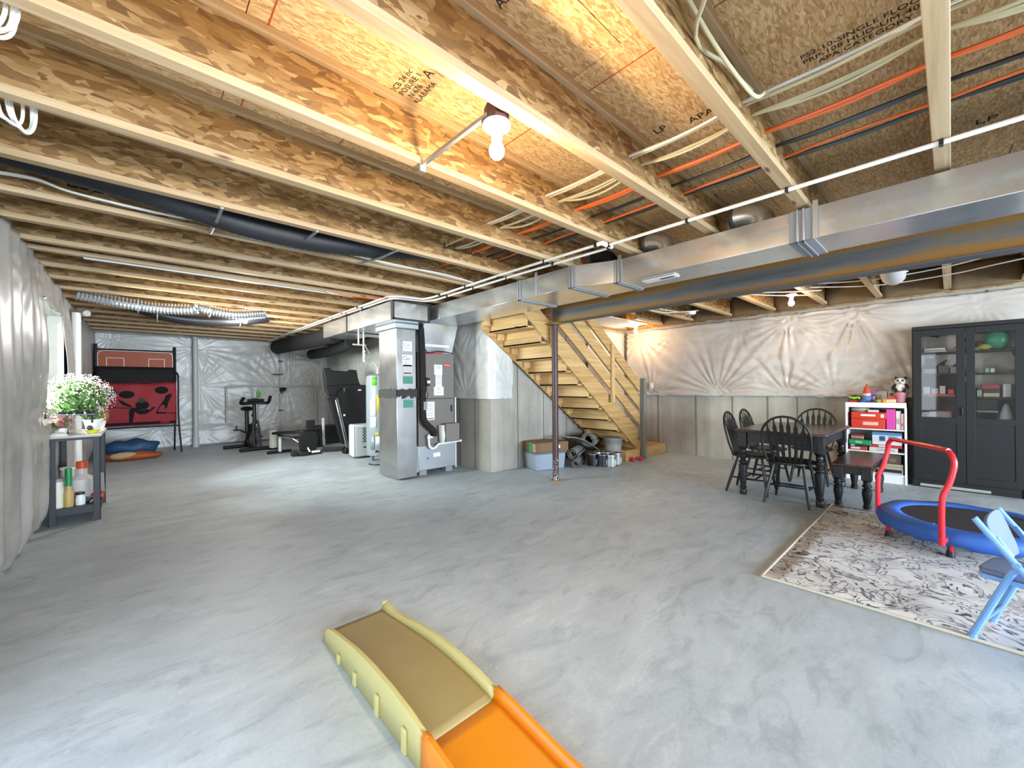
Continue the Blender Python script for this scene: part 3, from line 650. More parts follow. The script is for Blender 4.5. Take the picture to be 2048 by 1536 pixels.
for i, (x, y, L, lab) in enumerate(((.40, 3.19, .55, 'grey support strap holding the black flexible duct near the white cable'), (.98, 3.20, .52, 'pale strap bridging two joists where the black duct ends'), (1.62, 3.2, .5, 'grey strap bridging two joists beside the white cables'))):
    m = MB().tube([(x, y-.02, 2.447),(x-.02*i, y+.25, 2.435),(x-.04*i, y+L, 2.447)], .011, 8); tag(m.build('support_strap', M_GALV_D), lab, 'strap')
for i, (x, y, zb, lab) in enumerate(((.0, 7.21, 2.30, 'first'), (.75, 7.2, 2.32, 'second'), (.2, 7.78, 2.26, 'third'), (1.2, 7.78, 2.29, 'fourth'))):
    tag(MB().tube(smooth_path([(x, y-.095, 2.455),(x, y-.095, zb+.07),(x, y-.05, zb),(x, y+.05, zb),(x, y+.095, zb+.07),(x, y+.095, 2.455)], 4), .006, 6).build('duct_strap', M_GALV_D), lab + ' thin strap holding up the far flexible ducts, counted from the window wall', 'strap')
# recirculation rod etc: white smoke detector, junction boxes
SD = thing('smoke_detector', 'small white smoke detector on a joist beyond the steel beam', 'detector', (6.46, 2.80, 2.45)); SD.rotation_euler = (PI, 0, 0)
MB().lathe([(.075,0),(.075,.02),(.06,.045),(.02,.05)], (0,0,0), 20).build('body', M_WHITE, SD); MB().lathe([(.05,0),(.05,.006)], (0,0,.046), 16).build('vent_cap', M_GREY, SD)
# ------------------------------------------------------------------ lamps
WARM = emit('lit_bulb_warm', (1.0, .70, .38, 1), 45.0); COOL = emit('lit_bulb_white', (1.0, .90, .82, 1), 45.0)
def lamp(loc, label, mat, watts, color, box=.05, z=2.45):
    T = thing('ceiling_lamp', label, 'lamp', loc, group=None)
    MB().lathe([(.055,0),(.055,box)], (0,0,.0), 8).build('junction_box', plain('5E3A33', .6), T)
    MB().lathe([(.062,.0),(.062,-.012),(.045,-.022),(.028,-.035),(.024,-.065)], (0,0,0), 24).build('lampholder', M_WHITE, T)
    MB().lathe([(.014,-.06),(.018,-.075),(.030,-.098),(.034,-.115),(.030,-.135),(.018,-.148),(.003,-.152)], (0,0,0), 20).build('bulb', mat, T)
    l = bpy.data.lights.new('bulb_light', 'POINT'); l.energy = watts; l.color = color; l.shadow_soft_size = .035
    o = bpy.data.objects.new('bulb_light', l); COL.objects.link(o); o.parent = T; o.location = (0, 0, -.20)
    return T
L1 = lamp((1.16, 1.345, 2.43), 'lit bare bulb lamp hanging nearest, under the joists with a metal bar', WARM, 26, (1.0, .71, .40), .07)
MB().bar((-.05,.0,.02), (-.06,.53,.018), .018, .018).build('hanger_bar', M_GALV_D, L1); MB().cbox((-.06,.53,.005),(.035,.02,.05)).build('bar_bracket', M_GALV_D, L1)
lamp((1.22, 7.42, 2.45), 'lit cool white bulb lamp near the far wall', COOL, 42, (1.0, .95, .92))
lamp((6.22, 1.40, 2.45), 'lit warm bulb lamp between joists over the dining corner', WARM, 9, (1.0, .70, .40))
lamp((7.05, 4.12, 2.45), 'lit warm bulb lamp near the stair foot corner', WARM, 9, (1.0, .64, .32))
# ------------------------------------------------------------------ pipes under the joists
def ptube(name, pts, r, mat, label, cat, n=4, seg=8, group=None, sm=True):
    return tag(MB().tube(smooth_path(pts, n) if sm else pts, r, seg).build(name, mat), label, cat, group)
ptube('water_pipe', [(2.842,-5.2,2.437),(2.842,1.93,2.437)], .0125, M_PVC, 'straight white water pipe clipped under the joists in front of the shiny duct', 'pipe', sm=False)
PA = [(2.765,1.97,2.437),(2.75,3.1,2.437),(2.78,4.5,2.437),(2.74,4.68,2.437),(2.40,4.74,2.437),(2.33,4.86,2.437),(2.30,6.5,2.437),(2.29,9.5,2.437),(2.31,11.2,2.437)]
PB = [(2.90,1.93,2.437),(2.875,3.1,2.437),(2.89,4.6,2.437),(2.83,4.79,2.437),(2.46,4.84,2.437),(2.40,4.95,2.437),(2.37,6.5,2.437),(2.35,9.5,2.437),(2.36,11.2,2.437)]
def seg_path(P):  # straight runs with rounded corners
    out = [Vector(P[0])]
    for a, b, c in zip(P, P[1:], P[2:]):
        a, b, c = Vector(a), Vector(b), Vector(c); out += [b+(a-b).normalized()*.05, b+(a-b).normalized()*.012+(c-b).normalized()*.012, b+(c-b).normalized()*.05]
    return out + [Vector(P[-1])]
ptube('water_pipe', seg_path(PA), .0125, M_PVC, 'white water pipe bending round the return duct, on the window side of the pair', 'pipe', sm=False)
ptube('water_pipe', seg_path(PB), .0125, M_PVC, 'white water pipe bending round the return duct, on the furnace side of the pair', 'pipe', sm=False)
FT_ = thing('pipe_fitting', 'white pipe tee with black rings where the two water pipes meet', 'pipe fitting', (2.84, 1.93, 2.437))
MB().tube([(-.08,.04,0),(-.08,-.02,0),(.06,-.02,0)], .018, 8).build('tee', M_PVC, FT_)
for p in ((-.08,.035,0), (.05,.0,0), (0,-.03,0)): MB().cyl((p[0], p[1]-.012, p[2]), .02, .024, 'y', 10).build('crimp_ring', M_BLACK, FT_)
cl = MB()
CLIPS = [(2.842, y) for y in JY[1:7]] + [(2.76, y) for y in (2.54, 3.19, 3.77, 4.32)] + [(2.88, y) for y in (2.54, 3.19, 3.77, 4.32)] + [(2.30, y) for y in (5.74, 6.33, 6.93)] + [(2.37, y) for y in (5.74, 6.33, 6.93)]
cm = None
for i, (x, y) in enumerate(CLIPS):
    if cm is None: cm = MB().cbox((0,0,0), (.034,.016,.03)).build('pipe_clip', M_BLACK); o = cm
    else: o = cm.copy(); COL.objects.link(o)
    o.location = (x, y, 2.437); 
    n_, w_ = (i, 'single white water pipe, counted from the cabinet side') if i < 6 else ((i-6) % 4, ['pipe of the pair nearer the windows', 'pipe of the pair nearer the furnace'][(i-6)//4] + ', before the bend') if i < 14 else ((i-14) % 3, ['pipe of the pair nearer the windows', 'pipe of the pair nearer the furnace'][(i-14)//3] + ', past the bend')
    tag(o, ['first','second','third','fourth','fifth','sixth'][n_] + ' black clip on the ' + w_, 'pipe clip', 'black pipe clips')
# ------------------------------------------------------------------ cables through the joists
WHT, TANC, ORG, BLK = plain('E4E2DA', .45), plain('CFC49E', .5), plain('F2702C', .4), plain('1B1D24', .35)
GRNB = plain('27302F', .4)
hol = [j for j in JY if -2 < j < 4.0]
def cable(x, y0, y1, mat, label, off, sag, r=.0075, z=2.60, grp=None, seed=0):
    q = random.Random(seed); pts = []
    hs = [h for h in hol if y0 <= h <= y1]
    pts.append((x+off*1.5, y0, z))
    for a, b in zip(hs, hs[1:]):
        pts.append((x, a, z)); s = q.uniform(.5, 1.5)
        for t in (.25, .5, .75): pts.append((x + off*s*math.sin(PI*t) + q.uniform(-.004,.004), a+(b-a)*t, z - sag*s*math.sin(PI*t)))
    pts.append((x, hs[-1], z))
    if y1 > hs[-1]+.05: pts.append((x+off, y1, z+.02))
    tag(MB().tube(smooth_path(pts, 3), r, 6).build('cable', mat), label, 'cable', grp)
for i, o in enumerate((-.012, .010)): cable(2.08, -2.4, 2.54, WHT, ['bright white cable threaded through the joists, outer one of the two', 'bright white cable threaded through the joists, inner one of the two'][i], o, .02, seed=i)
for i, o in enumerate((-.035, -.012, .012, .035)): cable(2.11 if i == 0 else 2.215, -2.4, 3.19, TANC, ['first','second','third','fourth'][i]+' tan cable threaded through the joists, counted from the white pair', o, .03, grp='tan cables in the bundle', seed=10+i)
for i, o in enumerate((-.010, .010)): cable(2.415, -2.4, 3.77, ORG, 'thick bright orange cable threaded through the joists, strand of the pair nearer the '+['tan','black'][i]+' cables', o, .012, .0105, grp='orange cable pair', seed=20+i)
for i, o in enumerate((-.008, .008)): cable(2.60, -2.4, 3.19, BLK, 'black cable between the orange runs, strand nearer the '+['thick','thin'][i]+' orange cable', o, .012, .009, grp='black cable pair', seed=30+i)
cable(2.765, -2.4, 3.77, ORG, 'thin orange cable running against the dark cables nearest the silver duct', -.02, .004, .0075, seed=41)
for i, o in enumerate((.0, .014)): cable(2.785, -2.4, 3.19, GRNB, ['dark cable hidden close against the thin orange one','dark greenish cable running nearest the silver duct'][i], o, .012, .010, grp='dark cables nearest the duct', seed=43+i)
hole = plain('17110B', .9)
for y in hol[2:10]:
    for x in (2.08, 2.215, 2.415, 2.60, 2.78):
        pass
# orange loop, white cable loops on the window side, and the cables beside the black duct
ptube('cable', [(1.66,5.14,2.46),(1.80,4.95,2.40),(2.05,4.85,2.385),(2.3,4.85,2.42),(2.4,4.87,2.455)], .006, ORG, 'orange cable end drooping in a curve below the joists near the return duct', 'cable')
def loop(label, x, y, z, dz, w, n, seed):
    q = random.Random(seed); T = thing('cable_loop', label, 'cable', (x, y, z))
    for k in range(n):
        a, d = q.uniform(-.02,.02), q.uniform(.75,1.05)
        MB().tube(smooth_path([(a-w,-.02-.01*k,.12),(a-w*.8,0,-.02),(a-w*.4,.01*k,-dz*d*.8),(a,.01*k,-dz*d),(a+w*.35,.01*k,-dz*d*.7),(a+w*.5,-.01,0),(a+w*.4,-.03,.12)],5), .006, 6).build('cable_strand', WHT, T)
loop('loop of white cables hanging in the top corner of the picture', -.33, 1.98, 2.48, .10, .10, 4, 1); loop('short bundle of white cables hanging below the second joist bay from the patio door', -.36, 2.66, 2.47, .09, .05, 4, 2)
ptube('cable', [(-.6,2.62,2.47),(-.45,2.65,2.43),(-.36,2.66,2.39)], .006, WHT, 'single white cable leading to the short hanging bundle', 'cable')
for k in range(2):
    ptube('cable', [(-.66,3.62+.02*k,2.50),(-.45,3.62+.02*k,2.52),(-.3,3.63,2.49),(0,3.62+.015*k,2.475),(.28,3.60,2.47),(.6,3.62,2.50),(1.0,3.63+.02*k,2.49),(1.34,3.60+.03*k,2.47),(1.8,3.62-.03*k,2.455),(2.3,3.58+.04*k,2.46),(2.75,3.62,2.452)], .007, WHT, ['white cable draped along the black flexible duct, upper strand', 'white cable draped along the black flexible duct, lower strand'][k], 'cable', 5, 6)
for i, pts in enumerate(([(5.1,-1.5,2.50),(5.6,-.5,2.47),(5.9,.0,2.44),(6.1,.63,2.46),(6.0,1.3,2.52)], [(5.6,-1.5,2.46),(6.0,-.4,2.42),(6.3,.0,2.43),(6.5,.6,2.46),(6.2,1.2,2.5)], [(5.0,1.0,2.50),(5.3,.85,2.47),(5.6,.66,2.46),(5.9,.3,2.45)], [(5.0,2.0,2.48),(5.6,1.75,2.45),(5.9,1.4,2.43),(6.3,1.1,2.46)], [(5.3,2.1,2.47),(5.8,1.55,2.40),(6.4,1.25,2.44)], [(4.8,2.3,2.50),(5.1,2.25,2.42),(5.5,2.1,2.43),(5.7,1.95,2.47)], [(5.2,3.1,2.49),(5.9,3.0,2.45),(6.6,2.9,2.46)], [(5.4,3.15,2.47),(6.0,3.05,2.42),(6.5,2.7,2.46)])):
    ptube('cable', pts, .0065, WHT, ['long white cable strung under the joists above the black cabinet, upper run', 'long white cable strung under the joists above the black cabinet, lower run', 'white cable running from behind the beam to the joist beside the lamp', 'white cable curving past the lamp over the dining corner, upper one', 'white cable curving past the lamp over the dining corner, lower one', 'hooked white cable hanging between two joists beyond the beam', 'white cable beside the smoke detector, upper strand', 'white cable beside the smoke detector, lower strand'][i], 'cable', 5, 6)
ptube('cable', [(.62,-.6,2.50),(.95,.05,2.49),(1.45,.60,2.56),(1.8,.62,2.60),(2.03,.60,2.60)], .008, TANC, 'tan cable curving across the joist web down to the white cables', 'cable', 6)
ptube('cable', [(.60,.615,2.72),(1.2,.615,2.66),(1.6,.60,2.57),(1.9,.56,2.50),(2.02,.55,2.56),(2.08,.6,2.60)], .008, TANC, 'second tan cable stapled along the joist web above the bundle', 'cable', 6)
# ribbed sleeve hanging over the right side (white flexible duct beyond the beam)
tag(ribbed([(5.2,.35,2.60),(5.6,.4,2.50),(6.0,.42,2.46),(6.4,.44,2.52)], .10, .05, .03).build('flexible_duct', plain('C9C0BC', .35)), 'pale plastic wrapped flexible duct beyond the steel beam', 'duct')
# ------------------------------------------------------------------ staircase
ST = thing('staircase', 'open backed pine staircase descending to a low landing', 'staircase', (5.2, 4.1, 0))
NR, RX0, RZ0, DX, DZ = 13, 3.52, 2.30, .2645, .195
def tz(x): return 2.264 - .737*(x-3.785)      # riser k: x, top z
def sxz(x, dz=0): return 2.151 - (x-4.24)*.7235 + dz
def stringer(y0, y1, lo, hi, xa=3.66, xb=6.50, mat=M_STAIR_X, name='stringer'):
    z = lambda x, d: max(.19 if x > 6 else .19, sxz(x, d))
    pts = [(xa, y0, sxz(xa, hi)), (xb, y0, sxz(xb, hi)), (xb, y0, max(.185, sxz(xb, lo))), (6.44, y0, .185), (xa, y0, sxz(xa, lo))]
    return MB().prism(pts, (0, y1-y0, 0)).build(name, mat, ST, world=True, bevel=.004)
stringer(3.77, 3.81, -.30, .0); stringer(4.585, 4.625, -.45, -.16)
for k in range(1, NR):
    x = RX0 + k*DX; zt = tz(x); zb = zt - DZ
    if zb < .18: zb = .182
    if zt - zb < .05: continue
    MB().box(x, x+.02, 3.81, 4.585, zb, zt).build('riser', M_STAIR_Y, ST, world=True, bevel=.002)
    MB().box(max(3.64, x-DX), x+.03, 3.81, 4.585, zt, zt+.028).build('tread', M_STAIR_Y, ST, world=True, bevel=.004)
# hidden cleats that show as short blocks at the wall stringer
for k in range(1, NR-1):
    x = RX0 + k*DX; zt = tz(x); MB().box(x-.13, x-.002, 4.54, 4.585, zt-.10, zt-.002).build('tread_cleat', M_STAIR_Z, ST, world=True, bevel=.003)
def rail(p0, p1, y, w, name='guard_rail'):
    d = (Vector(p1)-Vector(p0)).normalized()
    pts = [(p0[0], y, p0[1]), (p1[0], y, p1[1]), (p1[0], y, p1[1]-w), (p0[0], y, p0[1]-w)]
    MB().prism(pts, (0, .038, 0)).build(name, M_STAIR_X, ST, world=True, bevel=.004)
def rz(x, d): return sxz(x) + d
rail((4.30, rz(4.30,.275)), (6.50, rz(6.50,.275)), 3.731, .205); rail((4.35, rz(4.35,.585)), (6.50, rz(6.50,.585)), 3.731, .225)
rail((4.6, rz(4.6,.875)), (6.50, rz(6.50,.875)), 3.731, .215, 'handrail')
MB().box(5.59, 5.67, 3.688, 3.730, 1.02, 1.96).build('baluster', M_STAIR_Z, ST, world=True, bevel=.004)
MB().box(6.50, 6.585, 3.645, 3.725, 0, 1.415).build('newel_post', M_GREYWOOD, ST, world=True, bevel=.006, label='weathered grey newel post')
LP_ = thing('landing_platform', 'low pine landing platform at the foot of the stairs', 'platform', (6.95, 4.1, 0))
MB().box(6.05, 7.44, 3.73, 4.60, .165, .183).build('deck_board', M_STAIR_X, LP_, world=True, bevel=.003); MB().box(6.05, 7.44, 3.735, 3.775, .0, .165).build('front_joist', M_STAIR_X, LP_, world=True, bevel=.004)
MB().box(6.05, 6.09, 3.78, 4.60, 0, .165).build('end_joist', M_STAIR_Y, LP_, world=True, bevel=.004); MB().box(7.40, 7.44, 3.78, 4.60, 0, .165).build('end_joist', M_STAIR_Y, LP_, world=True, bevel=.004)
SW = thing('light_switch', 'pale switch box on the wall blanket beside the newel post', 'switch', (7.42, 4.0, 1.28))
MB().cbox((0,0,0), (.03,.075,.115)).build('plate', M_CREAM, SW, bevel=.005); MB().cbox((-.018,0,0), (.01,.02,.045)).build('toggle', M_WHITE, SW, bevel=.002)
# ------------------------------------------------------------------ dining table, chairs, bench
BW = M_BLACKWOOD
def dark_top():
    t = NT('walnut_stained_top'); P = t.co('xyz'); g = t.noise(t.map(P, (1.5, 24, 8)), 1.0, 4)
    return t.set(t.ramp(g, [(.35, '2E1F1A'), (.6, '4B342A')]), .25)
M_TOP = dark_top()
def turned_leg(h, top, r=.045, foot=.05):
    hb = top
    m = MB()
    b = h - hb
    pr = [(.020,0),(r*.72,.004),(r*.85,.03),(r*.6,.05),(r*.75,.058),(r*.55,.068),(r*.95,.10*b/.5),(r*.98,.14*b/.5),(r*.62,.16*b/.5),(r*.66,.20*b/.5)]
    s = b/.62
    pr = [(.6*r,0),(.78*r,.01*s),(.85*r,.05*s),(.62*r,.075*s),(.82*r,.085*s),(.82*r,.10*s),(.60*r,.115*s),(.68*r,.15*s),(.95*r,.30*s),(1.0*r,.385*s),(.72*r,.40*s),(.98*r,.415*s),(.98*r,.43*s),(.6*r,.445*s),(.62*r,.46*s),(.95*r,.49*s),(.95*r,.515*s),(.62*r,.535*s),(.75*r,.55*s),(.75*r,.57*s),(.66*r,.58*s),(.85*r,.60*s),(1.1*r,b)]
    m.lathe(pr, (0,0,0), 16); m.box(-r*1.0, r*1.0, -r*1.0, r*1.0, b, h)
    return m
TB = thing('dining_table', 'black dining table with turned legs and a dark stained top', 'table', (5.83, 1.30, 0))
w, d, h = 1.38, .87, .765
MB().box(-w/2, w/2, -d/2, d/2, h-.028, h).build('table_top', M_TOP, TB, bevel=.006)
MB().box(-w/2+.001, w/2-.001, -d/2+.001, d/2-.001, h-.034, h-.0285).build('top_edge', BW, TB)
for sx in (-1, 1):
    for sy in (-1, 1): place(turned_leg(h-.035, .17, .046), (sx*(w/2-.075), sy*(d/2-.07), 0)).build('leg', BW, TB, bevel=.003)
for sy in (-1, 1): MB().box(-w/2+.12, w/2-.12, sy*(d/2-.06)-.011, sy*(d/2-.06)+.011, h-.145, h-.034).build('apron', BW, TB, bevel=.003)
for sx in (-1, 1): MB().box(sx*(w/2-.065)-.011, sx*(w/2-.065)+.011, -d/2+.12, d/2-.12, h-.145, h-.034).build('apron', BW, TB, bevel=.003)
BN = thing('dining_bench', 'low black bench with turned legs and a reddish brown top beside the dining table', 'bench', (5.93, .70, 0))
w, d, h = 1.16, .33, .455
MB().box(-w/2, w/2, -d/2, d/2, h-.022, h).build('bench_top', M_TOP, BN, bevel=.006); MB().box(-w/2+.002, w/2-.002, -d/2+.002, d/2-.002, h-.028, h-.0225).build('top_edge', BW, BN)
for sx in (-1, 1):
    for sy in (-1, 1): place(turned_leg(h-.03, .12, .042), (sx*(w/2-.06), sy*(d/2-.05), 0)).build('leg', BW, BN, bevel=.003)
for sy in (-1, 1): MB().box(-w/2+.1, w/2-.1, sy*(d/2-.045)-.01, sy*(d/2-.045)+.01, h-.105, h-.028).build('apron', BW, BN, bevel=.003)
for sx in (-1, 1): MB().box(sx*(w/2-.05)-.01, sx*(w/2-.05)+.01, -d/2+.09, d/2-.09, h-.105, h-.028).build('apron', BW, BN, bevel=.003)
def windsor():
    T = thing('windsor_chair', 'black arrow back windsor chair facing away at the near end of the dining table', 'chair', (0,0,0))
    pts = []
    for i in range(28):
        a = 2*PI*i/28; x = .225*math.copysign(abs(math.cos(a))**.75, math.cos(a)); y = .215*math.copysign(abs(math.sin(a))**.8, math.sin(a))
        pts.append((x*(1.0 if y > 0 else .93), y, 0))
    m = MB(); n = 28
    vs = [(x*.93, y*.93, .425) for x, y, _ in pts] + [(x, y, .435) for x, y, _ in pts] + [(x, y, .450) for x, y, _ in pts] + [(x*.93, y*.93, .457) for x, y, _ in pts] + [(x*.5, y*.5-.02, .446) for x, y, _ in pts]
    fs = [tuple(range(n))[::-1], tuple(range(4*n, 5*n))] + [(k*n+i, k*n+(i+1)%n, (k+1)*n+(i+1)%n, (k+1)*n+i) for k in range(4) for i in range(n)]
    m.add(vs, fs).build('seat', BW, T, smooth=50)
    bk = lambda z: -.165 - (z-.45)*.24
    bow = [(-.185, bk(.45)+.01, .44), (-.215, bk(.58), .58), (-.222, bk(.70), .70)]
    for i in range(1, 12):
        a = PI - PI*i/12; z = .72 + .225*math.sin(a); bow.append((.222*math.cos(a), bk(z), z))
    bow += [(.222, bk(.70), .70), (.215, bk(.58), .58), (.185, bk(.45)+.01, .44)]
    MB().tube(smooth_path(bow, 3), .0125, 8).build('bow', BW, T, smooth=60)
    for i in range(6):
        x0 = -.125 + .05*i; x1 = -.165 + .066*i
        zt = .72 + .225*math.sqrt(max(0, 1-(x1/.222)**2)) - .005
        m = MB()
        prof = [(0, .010), (.25, .011), (.45, .014), (.72, .019), (.80, .019), (.88, .008), (1, .006)]
        for sd in (-.004, .004):
            pass
        L, Rr = [], []
        for t, hw in prof:
            z = .452 + (zt-.452)*t; x = x0 + (x1-x0)*t; y = bk(z) + .012
            L.append((x-hw, y, z)); Rr.append((x+hw, y, z))
        m.prism(L + Rr[::-1], (0, -.009, 0)).build('spindle', BW, T, smooth=0)
    for sx in (-1, 1):
        for (xt, yt, xb, yb, nm) in ((.14, .13, .20, .20, 'leg'), (.13, -.12, .205, -.235, 'leg')):
            MB().tube([(sx*xt, yt, .435), (sx*(xt+xb)/2*1.0, (yt+yb)/2, .22), (sx*(xt*.2+xb*.8), yt*.2+yb*.8, .09), (sx*xb, yb, 0.0)], [.013, .018, .016, .011], 8).build(nm, BW, T)
        MB().tube([(sx*.175, .172, .175), (sx*.172, 0, .172), (sx*.175, -.175, .178)], [.009, .013, .009], 8).build('side_stretcher', BW, T)
    for y in (.06, -.06): MB().tube([(-.172, y, .173), (0, y, .173), (.172, y, .173)], [.008, .012, .008], 8).build('cross_stretcher', BW, T)
    return T
CH = windsor(); CH.location = (5.24, 1.19, 0); CH.rotation_euler = (0, 0, -PI/2)
dup(CH, (5.44, 1.63, 0), PI+.04, 'black windsor chair tucked under the long side of the table, first one from the stairs')
dup(CH, (6.10, 1.66, 0), PI-.03, 'black windsor chair tucked under the long side of the table, second one from the stairs')
dup(CH, (6.52, 1.25, 0), PI/2, 'black windsor chair at the far end of the table facing the room')
# ------------------------------------------------------------------ bookcase with games and toys
BKX0, BKX1, BY0, BY1, BH = 7.10, 7.38, .385, .985, 1.035
BC = thing('bookcase', 'small white bookcase full of boxes beside the black cabinet', 'bookcase', (7.24, .68, 0))
WB = M_WHITE
for y0 in (BY0, BY1-.02): MB().box(BKX0, BKX1, y0, y0+.02, 0, BH).build('side_panel', WB, BC, world=True, bevel=.002)
MB().box(BKX0-.004, BKX1, BY0, BY1, BH-.065, BH).build('top_panel', WB, BC, world=True, bevel=.002); MB().box(BKX1-.008, BKX1, BY0, BY1, 0, BH).build('back_panel', plain('8E8F8F', .7), BC, world=True)
SHZ = [.115, .395, .69]
for z in SHZ: MB().box(BKX0+.004, BKX1-.01, BY0+.02, BY1-.02, z-.016, z).build('shelf', WB, BC, world=True, bevel=.002)
MB().box(BKX0+.012, BKX0+.028, BY0+.02, BY1-.02, 0, .10).build('plinth', WB, BC, world=True)
def crate(label, cat, name, x0, x1, y0, y1, z0, z1, col, strips=(), bev=.004, group=None):
    o = MB().box(x0, x1, y0, y1, z0, z1).build(name, plain(col, .4), bevel=bev); tag(o, label, cat, group)
    for (fy0, fy1, fz0, fz1, c) in strips:
        yy0, yy1 = y1-(y1-y0)*fy1, y1-(y1-y0)*fy0
        MB().box(x0-.0012, x0+.001, yy0, yy1, z0+(z1-z0)*fz0, z0+(z1-z0)*fz1).build('printed_patch', plain(c, .45), o)
    return o
X0 = BKX0+.015; X1 = BKX1-.03
t3 = .691
crate('lower red game box with a pale label on the top shelf of the bookcase', 'box', 'game_box', X0, X1, .585, .925, t3, t3+.125, 'D6371F', [(.35, .8, .35, .7, 'E9B9A8')]); crate('upper red game box with a white pen shape on the top shelf', 'box', 'game_box', X0, X1, .575, .925, t3+.1265, t3+.215, 'D2331D', [(.28, .70, .4, .68, 'F3EDE6'), (.85, .94, .25, .75, 'EFE6DA')])
crate('flat white box lying on the red game boxes', 'box', 'box', X0+.03, X1, .65, .76, t3+.2165, t3+.245, 'DAD9D4'); 
crate('tall magenta binder on the top shelf', 'binder', 'binder', X0, X1, .49, .575, t3, t3+.262, 'D6409C'); crate('tall white folder beside the magenta binder', 'folder', 'folder', X0+.01, X1, .44, .485, t3, t3+.24, 'E4E1DC', [(.1,.8,.3,.6,'B9A98C')]); crate('narrow pale pink toy box at the end of the top shelf', 'box', 'toy_box', X0, X1-.05, .41, .437, t3, t3+.21, 'EBCBD3', [(.2,.7,.25,.4,'D43A72')])
B = MB().ball((X0+.11, .84, t3+.242), .05, 14, 8, (1.6, 2.0, .75)); tag(B.build('clear_bag', plain('A9A594', .3)), 'crumpled pale bag on top of the red boxes', 'bag')
t2 = .396
crate('white and blue puzzle box with a picture on the middle shelf', 'box', 'puzzle_box', X0, X1, .43, .715, t2+.095, t2+.25, 'D7D9DE', [(0,1,.78,1,'4E86B8'),(.25,.45,.3,.7,'3E4E78'),(.55,.85,.4,.75,'8FA4BE'),(.05,.95,.0,.12,'EDEAE4')]); crate('red edged board game box under the puzzle box', 'box', 'game_box', X0, X1, .43, .745, t2+.055, t2+.094, 'B83A36', [(.3,.55,.2,.8,'E8D9CF')]); crate('pale board game box at the bottom of the middle shelf stack', 'box', 'game_box', X0, X1, .47, .745, t2, t2+.054, 'D9D2C9', [(.3,.9,.2,.7,'B9AFA6')])
crate('red and white game box low on the middle shelf', 'box', 'game_box', X0, X1, .765, .945, t2, t2+.045, 'C4473B', [(.1,.6,.3,.8,'EADFD3')]); crate('dark game box under the green one', 'box', 'game_box', X0, X1, .755, .95, t2+.046, t2+.075, '2E2A35', [(.1,.3,.2,.8,'D9D4CF')]); crate('bright green game box on the middle shelf', 'box', 'game_box', X0-.01, X1, .725, .95, t2+.0755, t2+.135, '1F9A5A', [(.3,.6,.3,.75,'8FCBA2')])
for k, c in enumerate(('7A4A3E', 'B9A28C', '9C3A34')): crate(['brown', 'buff', 'dark red'][k] + ' book in the little stack on the green box', 'book', 'book', X0+.01, X1-.05, .80, .93, t2+.136+k*.022, t2+.157+k*.022, c, group=None)
t1 = .116
crate('white framed flat box at the bottom of the bookcase', 'box', 'box', X0, X1, .42, .66, t1, t1+.07, 'C9C6BE', [(.05,.95,.3,.9,'2E2A2A')]); crate('beige striped flat box in the bottom of the bookcase', 'box', 'box', X0, X1, .42, .66, t1+.071, t1+.13, 'B7A98A', [(0,1,.4,.5,'8C7E62')]); crate('dark picture puzzle box leaning in the bottom of the bookcase', 'box', 'puzzle_box', X0+.02, X1, .44, .66, t1+.131, t1+.25, '5E5348', [(.1,.4,.3,.8,'3A332E'),(.5,.8,.2,.6,'8B6B56')])
crate('yellowish box behind the bench on the bottom shelf', 'box', 'box', X0, X1, .76, .93, t1, t1+.10, 'B99A52'); crate('grey box behind the bench on the bottom shelf', 'box', 'box', X0, X1, .67, .75, t1, t1+.14, '84807A')
tp = BH + .0005
def toy(name, label, cat, mb, mat): return tag(mb.build(name, mat), label, cat)
toy('toy_tray', 'red plastic tray at the end of the bookcase top', 'toy', MB().lathe([(.05,0),(.085,.03),(.075,.03),(.05,.008)], (7.22,.90,tp), 16), plain('D9432F', .4))
g = thing('toy_car', 'lime green toy car in the red tray', 'toy', (7.21,.90,tp+.03)); MB().cbox((0,0,.025), (.05,.12,.035)).build('car_body', plain('7ED321', .35), g, bevel=.012); MB().cbox((0,.0,.052), (.04,.06,.025)).build('car_cab', M_CHARCOAL, g, bevel=.008)
for sy in (-.035, .035): MB().cyl((-.03,sy,.012), .013, .06, 'x', 10).build('wheel', M_BLACK, g)
crate('orange red flat box behind the lime toy car', 'box', 'box', 7.28, 7.34, .84, .95, tp, tp+.085, 'C94A22')
gn = thing('gnome_figure', 'garden gnome figure with a red pointed hat on the bookcase', 'figurine', (7.24,.775,tp)); MB().lathe([(.05,0),(.06,.03),(.05,.08),(.03,.10)], (0,0,0), 14).build('coat', plain('5C7CB0', .5), gn); MB().ball((0,0,.115), .035, 12, 8).build('face', plain('D9B8A4', .6), gn); MB().lathe([(.045,.075),(.04,.05),(.005,.02)], (-.02,0,.04), 10).build('beard', plain('D4CCD2', .8), gn); MB().lathe([(.05,.12),(.04,.15),(.02,.21),(.002,.25)], (0,0,0), 14).build('hat', plain('BF4A32', .6), gn)
pr = thing('party_hat', 'purple star pointed toy beside the gnome', 'toy', (7.26,.71,tp)); m = MB(); pp = [((.06 if k % 2 == 0 else .026)*math.sin(k*PI/5), (.06 if k % 2 == 0 else .026)*math.cos(k*PI/5)) for k in range(10)]
m.prism([(-.01, a, b+.13) for a, b in pp], (.02,0,0)).build('star', plain('8A5A86', .5), pr); MB().lathe([(.025,0),(.02,.08)], (0,0,0), 10).build('stem', plain('B9A2C2', .5), pr)
toy('dish', 'blue patterned dish at the gnome feet', 'dish', MB().lathe([(.03,0),(.055,.03),(.05,.03),(.028,.006)], (7.15,.80,tp), 16), plain('3E6BB5', .4))
